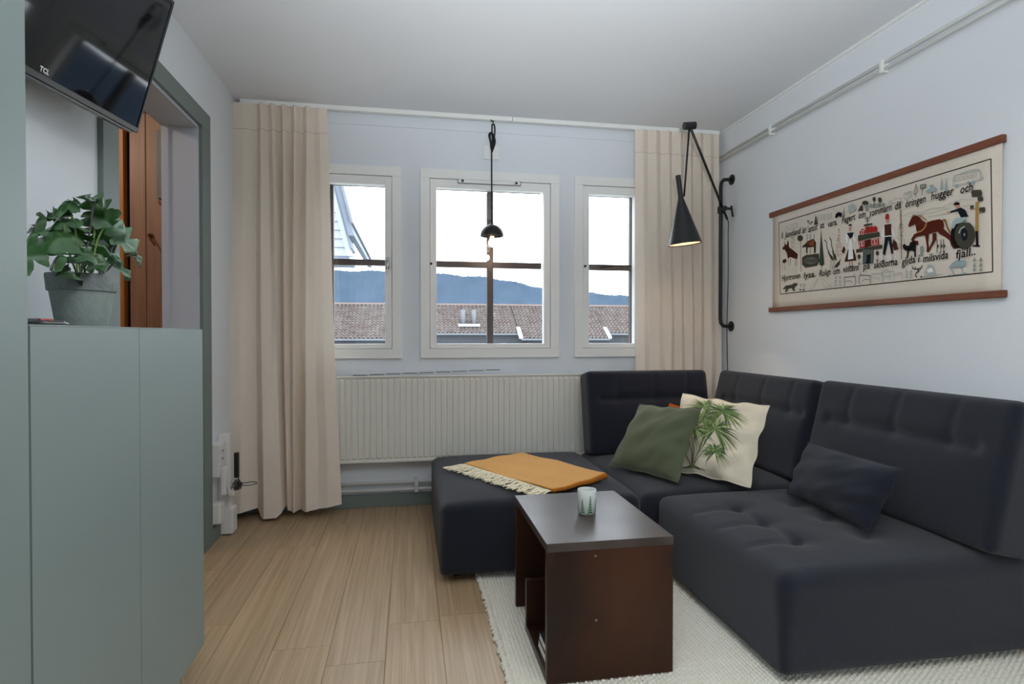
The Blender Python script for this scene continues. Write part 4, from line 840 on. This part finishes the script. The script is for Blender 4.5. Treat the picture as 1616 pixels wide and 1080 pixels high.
back(s3, 1.86, 1.955, .9, -90, hgt=.495)

# ---------------------------------------------------------------- cushions
def pillow(name, label, BL, BR, TL, TR, thick, mt, seed=1, pinch=.05, wr=.006):
    BL, BR, TL, TR = [Vector(p) for p in (BL, BR, TL, TR)]; n = (BR-BL).cross(TL-BL).normalized()
    if n.dot(Vector((0, 0, CAM_H))-BL) < 0: n = -n
    r0 = random.Random(seed); phs = [r0.random()*6 for _ in range(8)]
    def mid(u, v):
        e = pinch; uu = u + e*(u-.5)*-1*(4*v*(1-v))*1.0; vv = v + e*(v-.5)*-1*(4*u*(1-u))
        return BL*(1-uu)*(1-vv)+BR*uu*(1-vv)+TL*(1-uu)*vv+TR*uu*vv
    def S(u, v, s):
        a = max(0, 1-abs(2*u-1)**2.4)*max(0, 1-abs(2*v-1)**2.4); d = thick/2*a**.62
        wv = wr*(math.sin(11*u+5*v+phs[0])*math.sin(4*v+phs[1]) + .6*math.sin(17*v-9*u+phs[2]) + .5*math.sin(26*v+7*math.sin(5*u)+phs[5])*u*u + .35*math.sin(23*u-14*v+phs[6])*(1-v))*min(1, a*2.5)
        edge = wr*.9*(math.sin(19*u+phs[3])*(abs(2*v-1)**4)+math.sin(17*v+phs[4])*(abs(2*u-1)**4))*(4*u*(1-u)+4*v*(1-v))*.6
        return mid(u, v) + n*(s*(d+wv*.5)+edge)
    root = thing(name, label, 'cushion', (BL+BR)/2); q = MB(); N_ = 34
    for s in (-1, 1): q.grid([[S(i/N_, j/N_, s) for j in range(N_+1)] for i in range(N_+1)])
    cvr = q.obj('cushion_cover', mt, root, smooth=True)
    q = MB(); e_ = [S(i/N_, 0, 1) for i in range(N_+1)]+[S(1, i/N_, 1) for i in range(1, N_+1)]+[S(1-i/N_, 1, 1) for i in range(1, N_+1)]+[S(0, 1-i/N_, 1) for i in range(1, N_+1)]
    q.tube(e_, .0028, 6); q.obj('edge_seam', mt, cvr, smooth=True)
    return root, S
pillow('green_cushion', 'plain olive green cushion in front of the palm print cushion', (1.02, 2.865, .372), (1.215, 2.475, .372), (1.215, 2.925, .68), (1.40, 2.605, .695), .13, GREENC, 3, wr=.014)
wr_, SW = pillow('palm_print_cushion', 'cream cushion printed with green palm fronds', (1.25, 2.745, .372), (1.49, 2.335, .372), (1.45, 2.90, .735), (1.68, 2.48, .715), .13, CREAMC, 5, wr=.026)
GR = [mat('palm_print_dark', '#45593c', .95, spec=.1), mat('palm_print_mid', '#6c8050', .95, spec=.1), mat('palm_print_light', '#9aa873', .95, spec=.1), mat('palm_print_brown', '#6f6a45', .95, spec=.1)]
PR = [MB() for _ in range(4)]; plift = [0.0]
pn_ = ((Vector((1.49, 2.335, .372))-Vector((1.25, 2.745, .372))).cross(Vector((1.45, 2.90, .735))-Vector((1.25, 2.745, .372)))).normalized()
if pn_.dot(Vector((0, 0, CAM_H))-Vector((1.25, 2.745, .372))) < 0: pn_ = -pn_
def SP(u, v): return SW(min(.99, max(.01, u)), min(.99, max(.01, 1-v)), 1) + pn_*(.0034+plift[0])
def strip(mb, pts, w0, w1):
    plift[0] += .000004; L_ = []; R_ = []
    for i, (u, v) in enumerate(pts):
        a = pts[max(0, i-1)]; b = pts[min(len(pts)-1, i+1)]; d = Vector((b[0]-a[0], b[1]-a[1])); d = d.normalized() if d.length else d; t = i/(len(pts)-1); ww = (w0*(1-t)+w1*t)*.5*(math.sin(math.pi*min(1, t*1.0+.12))**.5 if w0 > w1 else 1)
        L_.append(SP(u-d.y*ww, v+d.x*ww)); R_.append(SP(u+d.y*ww, v-d.x*ww))
    mb.grid([L_, R_])
for (cu, cv, r_) in ((.34, .15, .24), (.62, .22, .26), (.40, .34, .24), (.34, .50, .26), (.60, .47, .30), (.64, .72, .16), (.17, .62, .12)):
    for k_ in range(34):
        ang = -2.6+k_*(5.2/33)+random.uniform(-.06, .06); ang2 = math.pi/2*-1+ang; rr = r_*random.uniform(.75, 1.08)*(1.1 if abs(ang) > 1.2 else .95)
        pts = [(cu+math.cos(ang2)*rr*t, cv+math.sin(ang2)*rr*t*1.05 + .35*rr*t*t) for t in (0, .25, .5, .75, 1)]
        strip(PR[random.choice((0, 1, 1, 2)) if cv < .4 else random.choice((0, 0, 1, 2))], pts, .026, .003)
for (a, b, c) in (((.28, .14), (.34, .5), (.40, .94)), ((.552, .22), (.50, .6), (.42, .94)), ((.35, .34), (.38, .6), (.41, .94)), ((.295, .5), (.33, .7), (.40, .94)), ((.533, .47), (.48, .7), (.42, .94)), ((.58, .66), (.5, .8), (.43, .93)), ((.17, .6), (.25, .8), (.38, .93))):
    pts = [((1-t)**2*a[0]+2*t*(1-t)*b[0]+t*t*c[0], (1-t)**2*a[1]+2*t*(1-t)*b[1]+t*t*c[1]) for t in np.linspace(0, 1, 9)]; strip(PR[random.choice((1, 3))], pts, .008, .012)
for k_ in range(16): strip(PR[random.choice((0, 1, 3))], [(.41, .93), (.41+(k_-8)*.012, .955), (.41+(k_-8)*.022, .95+.02*random.random())], .02, .004)
for mb, gm in zip(PR, GR): mb.obj('palm_print', gm, wr_.children[0])
pillow('orange_cushion', 'burnt orange cushion mostly hidden behind the green one', at(1057, 637, 'y', 3.06)+Vector((-.13, .0, -.27)), at(1057, 637, 'y', 3.06)+Vector((.13, -.06, -.29)), at(1057, 637, 'y', 3.06), at(1057, 637, 'y', 3.06)+Vector((.26, -.06, -.06)), .06, ORANGEC, 6)
pillow('navy_lumbar_cushion', 'small rectangular navy cushion lying against the near backrest', (1.60, 2.235, .372), (1.565, 1.745, .372), at(1275, 698, 'x', 1.665), at(1426, 741, 'x', 1.635), .14, NAVYP, 9, pinch=.03, wr=.009)

# ---------------------------------------------------------------- throw
th = thing('throw_blanket', 'folded mustard wool throw with a cream fringe on the footstool module', 'blanket', at(840, 745, 'z', .37))
zt = .366
TL_ = at(733, 733, 'z', zt+.012); TB = at(871, 774, 'z', zt+.016); TR_ = at(955, 747, 'z', zt+.03); TT = at(823, 716, 'z', zt+.012)
def bil(u, v): return TL_*(1-u)*(1-v)+TB*(1-v)*u+TT*(1-u)*v+TR_*u*v      # u: towards the folded edge, v: away from the fringe
def layer(zoff, sign, u1=1.0):
    P_ = []
    for i in range(41):
        v = i/40; row = []
        for j in range(41):
            u = j/40*u1; p = bil(u, v).copy(); p.z = zt + zoff(u, v) + .0025*math.sin(9*u+3*v)+.002*math.sin(14*v-5*u); row.append(p)
        P_.append(row)
    return P_
gapf = lambda u, v: .010 + .014*v**2*u
top = layer(lambda u, v: .006+gapf(u, v)+.004*math.exp(-((u-.45)/.12)**2)*v, 1)
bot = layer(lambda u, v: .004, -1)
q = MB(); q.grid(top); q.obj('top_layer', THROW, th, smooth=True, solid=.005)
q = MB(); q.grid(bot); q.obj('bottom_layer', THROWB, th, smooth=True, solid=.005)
rows = []; e1 = (TB-TL_); e1.z = 0; e1 = e1.normalized()
for i in range(41):
    a, b = top[i][-1], bot[i][-1]; c = (a+b)/2; hh = (a.z-b.z)/2; row = []
    for k_ in range(9):
        t_ = math.pi/2-math.pi*k_/8; row.append(Vector((c.x, c.y, c.z))+e1*math.cos(t_)*(hh*.9+.002*math.sin(i*.5))+Vector((0, 0, 1))*math.sin(t_)*hh)
    rows.append(row)
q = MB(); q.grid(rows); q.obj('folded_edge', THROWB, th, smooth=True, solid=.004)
q = MB(); out = (TL_-TT); out.z = 0; out = out.normalized()
for k_ in range(130):
    u = (k_+.5)/130; p = bil(u, 0).copy(); p.z = zt+.012; ln_ = .105+.025*random.random()-.02*u; d = (out*(1)+e1*random.uniform(-.5, .5)).normalized(); pth = [p-out*.004]
    for s_ in (.33, .66, 1): pp = p+d*ln_*s_+e1*random.uniform(-.006, .006); pp.z = zt+.012*(1-s_)+.003+.006*random.random(); pth.append(pp)
    q.tube(smoothpath(pth, 3), [.0026]*9+[.0016], 5)
q.obj('fringe', FRINGE, th, smooth=True, kind='stuff')

# ================================================================ TABLE
RZ = .011
tx0, tx1, ty0, ty1, tz = .398, .799, 1.655, 2.185, .432; tk = .026
tb_ = thing('side_table', 'dark stained wooden box table standing on the rug', 'table', (.6, 1.92, RZ))
bx('table_top', (tx0, tx1, ty0, ty1, tz-tk, tz), TABLET, tb_, bevel=.0015)
bx('side_panel', (tx0+.001, tx1-.001, ty0+.001, ty0+tk, RZ, tz-tk), TABLE, tb_, bevel=.0015)
bx('side_panel', (tx0+.001, tx1-.001, ty1-tk, ty1-.001, RZ, tz-tk), TABLE, tb_, bevel=.0015)
bx('bottom_shelf', (tx0+.001, tx1-.001, ty0+tk, 1.985, RZ, RZ+tk), TABLE, tb_, bevel=.0015)
bx('divider', (tx0+.001, tx1-.001, 1.985-tk*.9, 1.985, RZ+tk, .195), TABLE, tb_, bevel=.0015)
q = MB()
for (u, v) in ((941, 979.5), (940, 878)):
    p = at(u, v, 'y', ty0); q.lathe([(.001, .0012), (.003, .0012), (.0034, 0)], n=12, M=Matrix.Translation((p.x, ty0+.001, p.z)) @ Matrix.Rotation(math.radians(90), 4, 'X'))
q.obj('screw', STEEL, tb_)
bw = mat('book_paper', '#e2e0dc', .7); 
for i, (cc, z0, z1, lab, dx) in enumerate((('#20242c', RZ+tk, RZ+tk+.024, 'white-edged book with a dark cover, lower one on the table shelf', 0), ('#1d2733', RZ+tk+.024, RZ+tk+.045, 'white-edged book with a dark cover, upper one on the table shelf', .004))):
    b_ = thing('book', lab, 'book', (.47, 1.75, z0), 'books on the table shelf'); y0, y1 = ty0+tk+.004, at(853.5, 985, 'x', .42).y-.0
    bx('pages', (.412+dx, .60, y0+.002, y1-.002, z0+.002, z1-.002), bw, b_); bx('cover', (.411+dx, .602, y0, y1, z1-.002, z1), mat('book_cover_%d' % i, cc, .4), b_); bx('cover', (.411+dx, .602, y0, y1, z0, z0+.002), bw, b_)
# candle holder
CC = at(926, 806, 'z', tz); CC = Vector((.606, 1.925, tz))
cn = thing('candle_holder', 'white glass tealight holder with green fir trees on the table', 'candle holder', CC)
FG = mat('frosted_white_glass', '#e8ebe9', .25, transl=.45); r0_, r1_, hh_ = .0295, .0325, .083
q = MB(); q.lathe([(.001, 0), (r0_-.003, 0), (r0_, .003), (r1_, hh_-.002), (r1_-.001, hh_), (r1_-.0035, hh_), (r0_-.003, .006), (.001, .006)], c=CC, n=48); q.obj('glass', FG, cn, auto=50)
q = MB(); q.lathe([(.001, .0065), (.019, .0065), (.019, .022), (.001, .021)], c=CC, n=28); q.tube([CC+Vector((0, 0, .02)), CC+Vector((.001, 0, .03))], .001, 6); q.obj('tealight', mat('candle_wax', '#f3e6df', .5), cn, auto=40)
q = MB(); GT = mat('green_tree_print', '#3f6a45', .6)
for k_ in range(7):
    a0 = -2.75+k_*.9 + .35; th_ = .062 if k_ % 2 else .05
    for i in range(7):
        t0 = i/7; zb = .004+th_*t0; zt2 = zb+th_/7*1.15; wb = .34*(1-t0)+.03
        rr = lambda z: r0_+(r1_-r0_)*z/hh_+.0005
        pts = [(a0-wb, zb), (a0-wb*.35, zt2), (a0+wb*.35, zt2), (a0+wb, zb+.002), (a0, zb+.004)]
        q.poly([CC+Vector((rr(z)*math.cos(a), rr(z)*math.sin(a), z)) for a, z in pts])
q.obj('tree_print', GT, cn.children[0])

# ================================================================ RUG
rg = thing('woven_rug', 'cream chunky woven wool rug under the table and sofa', 'rug', (1.1, 1.7, 0))
rx0, rx1, ry0, ry1 = .292, 1.99, .95, 2.62; st = .0034
X = np.arange(rx0, rx1, st); Y = np.arange(ry0, ry1, st); XX, YY = np.meshgrid(X, Y, indexing='ij')
u_ = XX/.0135; v_ = YY/.016; br = (np.floor(u_).astype(int) % 2)
fu = u_-np.floor(u_); fv = (v_+.5*br); fv = fv-np.floor(fv)
Zr = .002+.0105*np.sqrt(np.clip(np.sin(np.pi*fu), 0, 1))*np.sqrt(np.clip(np.sin(np.pi*fv), 0, 1))+.0008*rng.standard_normal(XX.shape)
XX2 = XX+.0025*(fv-.5)*np.where(br, 1, -1); edge = (XX < rx0+.012); XX2 = XX2 - edge*.006*(np.sin(YY*190)+np.sin(YY*77))*.5
nxr, nyr = XX.shape; vs = np.stack([XX2, YY, Zr], -1).reshape(-1, 3); idx = np.arange(nxr*nyr).reshape(nxr, nyr)
fs = np.stack([idx[:-1, :-1], idx[1:, :-1], idx[1:, 1:], idx[:-1, 1:]], -1).reshape(-1, 4)
me = bpy.data.meshes.new('weave'); me.vertices.add(len(vs)); me.vertices.foreach_set('co', vs.ravel()); me.loops.add(len(fs)*4); me.loops.foreach_set('vertex_index', fs.ravel()); me.polygons.add(len(fs)); me.polygons.foreach_set('loop_start', np.arange(len(fs))*4); me.polygons.foreach_set('loop_total', np.full(len(fs), 4)); me.update(calc_edges=True); me.validate(); me.materials.append(RUG); me.polygons.foreach_set('use_smooth', [True]*len(me.polygons))
wv = bpy.data.objects.new('weave', me); scene.collection.objects.link(wv); put(wv, rg); wv['kind'] = 'stuff'
q = MB(); y = ry0
while y < ry1:
    j = random.uniform(-.004, .004); L_ = random.uniform(.008, .019); a = Vector((rx0+.014, y, .005)); b = Vector((rx0+.002, y+random.uniform(-.004, .004), .009)); c = Vector((rx0-L_+.006, y+j, .004)); q.tube([a, b, c], [.005, .0065, .004], 6); y += random.uniform(.009, .014)
q.obj('edge_tufts', RUG, rg, smooth=True, kind='stuff')
bx('backing', (rx0+.004, rx1, ry0, ry1-.005, .0003, .0025), mat('rug_backing', '#8d8775', 1), rg)

# ================================================================ SOCKETS AND CABLES (left wall)
def wy(u): return at(u, 750, 'x', XL+.03).y
sk = thing('socket_box', 'white wall sockets with a plug beside the grey doorway', 'socket', (XL+.02, 3.15, .4))
bx('socket_body', (XL+.001, XL+.05, DY1+.118, DY1+.215, .335, .50), PLAST, sk, bevel=.004)
skp = bx('socket_plate', (XL+.05, XL+.056, DY1+.122, DY1+.18, .39, .49), PLAST, sk, bevel=.002)
q = MB()
for z in (.425, .465):
    for dy in (.137, .157): q.lathe([(.001, 0), (.005, 0), (.005, .001), (.001, .001)], n=10, M=Matrix.Translation((XL+.0562, DY1+dy, z)) @ Matrix.Rotation(math.radians(90), 4, 'Y'))
q.obj('socket_holes', BLACKP, skp)
bx('plug_adapter', (XL+.05, XL+.075, DY1+.125, DY1+.175, .24, .38), PLAST, sk, bevel=.006)
tr_ = thing('cable_trunking', 'white upright cable trunking in the corner beside the left curtain', 'trunking', (XL+.02, 3.3, .05))
bx('trunk', (XL+.001, XL+.06, 3.235, 3.30, .045, .53), PLAST, tr_, bevel=.004); bx('trunk_foot', (XL+.001, XL+.075, 3.23, 3.31, .005, .14), PLAST, tr_, bevel=.006)
lb = thing('mains_adapter', 'white square mains adapter low beside the grey doorway', 'adapter', (XL+.03, 3.15, .1))
bx('adapter_body', (XL+.001, XL+.05, DY1+.125, DY1+.2, .095, .2), PLAST, lb, bevel=.008)
ad = thing('black_adapter', 'black plug adapter hanging by the curtain edge', 'adapter', (XL+.07, 3.3, .35)); bx('adapter_body', (XL+.062, XL+.085, 3.295, 3.32, .285, .42), BLACKP, ad, bevel=.004)
cbz = thing('black_cable_bundle', 'tangled bundle of black cable beside the left curtain', 'cable', (XL+.07, 3.27, .25)); q = MB(); pts = [Vector((XL+.07, 3.305, .38))]
for k_ in range(46):
    a = k_*1.45; pts.append(Vector((XL+.085+.014*math.sin(a*.7)+.006*random.random(), 3.255+.05*math.cos(a)*(.5+.5*random.random()), .255+.028*math.sin(a)*(.5+.6*random.random()))))
q.tube(smoothpath(pts, 4), .0022, 6); q.tube(smoothpath([(XL+.09, 3.28, .255), (XL+.15, 3.29, .262), (XL+.18, 3.29, .256), (XL+.15, 3.285, .246), (XL+.09, 3.27, .25)], 5), .0022, 6); q.obj('cable', BLACKP, cbz, smooth=True)
wc = thing('white_cables', 'loose white cables crossing below the wall sockets', 'cable', (XL+.05, 3.15, .2)); q = MB()
for k_ in range(5): q.tube(smoothpath([(XL+.083, DY1+.128+.012*k_, .29-.008*k_), (XL+.085, DY1+.15+.02*k_, .232-.005*k_), (XL+.075, DY1+.215+.005*k_, .215+.012*k_), (XL+.04, DY1+.238, .21)], 5), .0028, 6)
q.obj('cable', PLAST, wc, smooth=True)
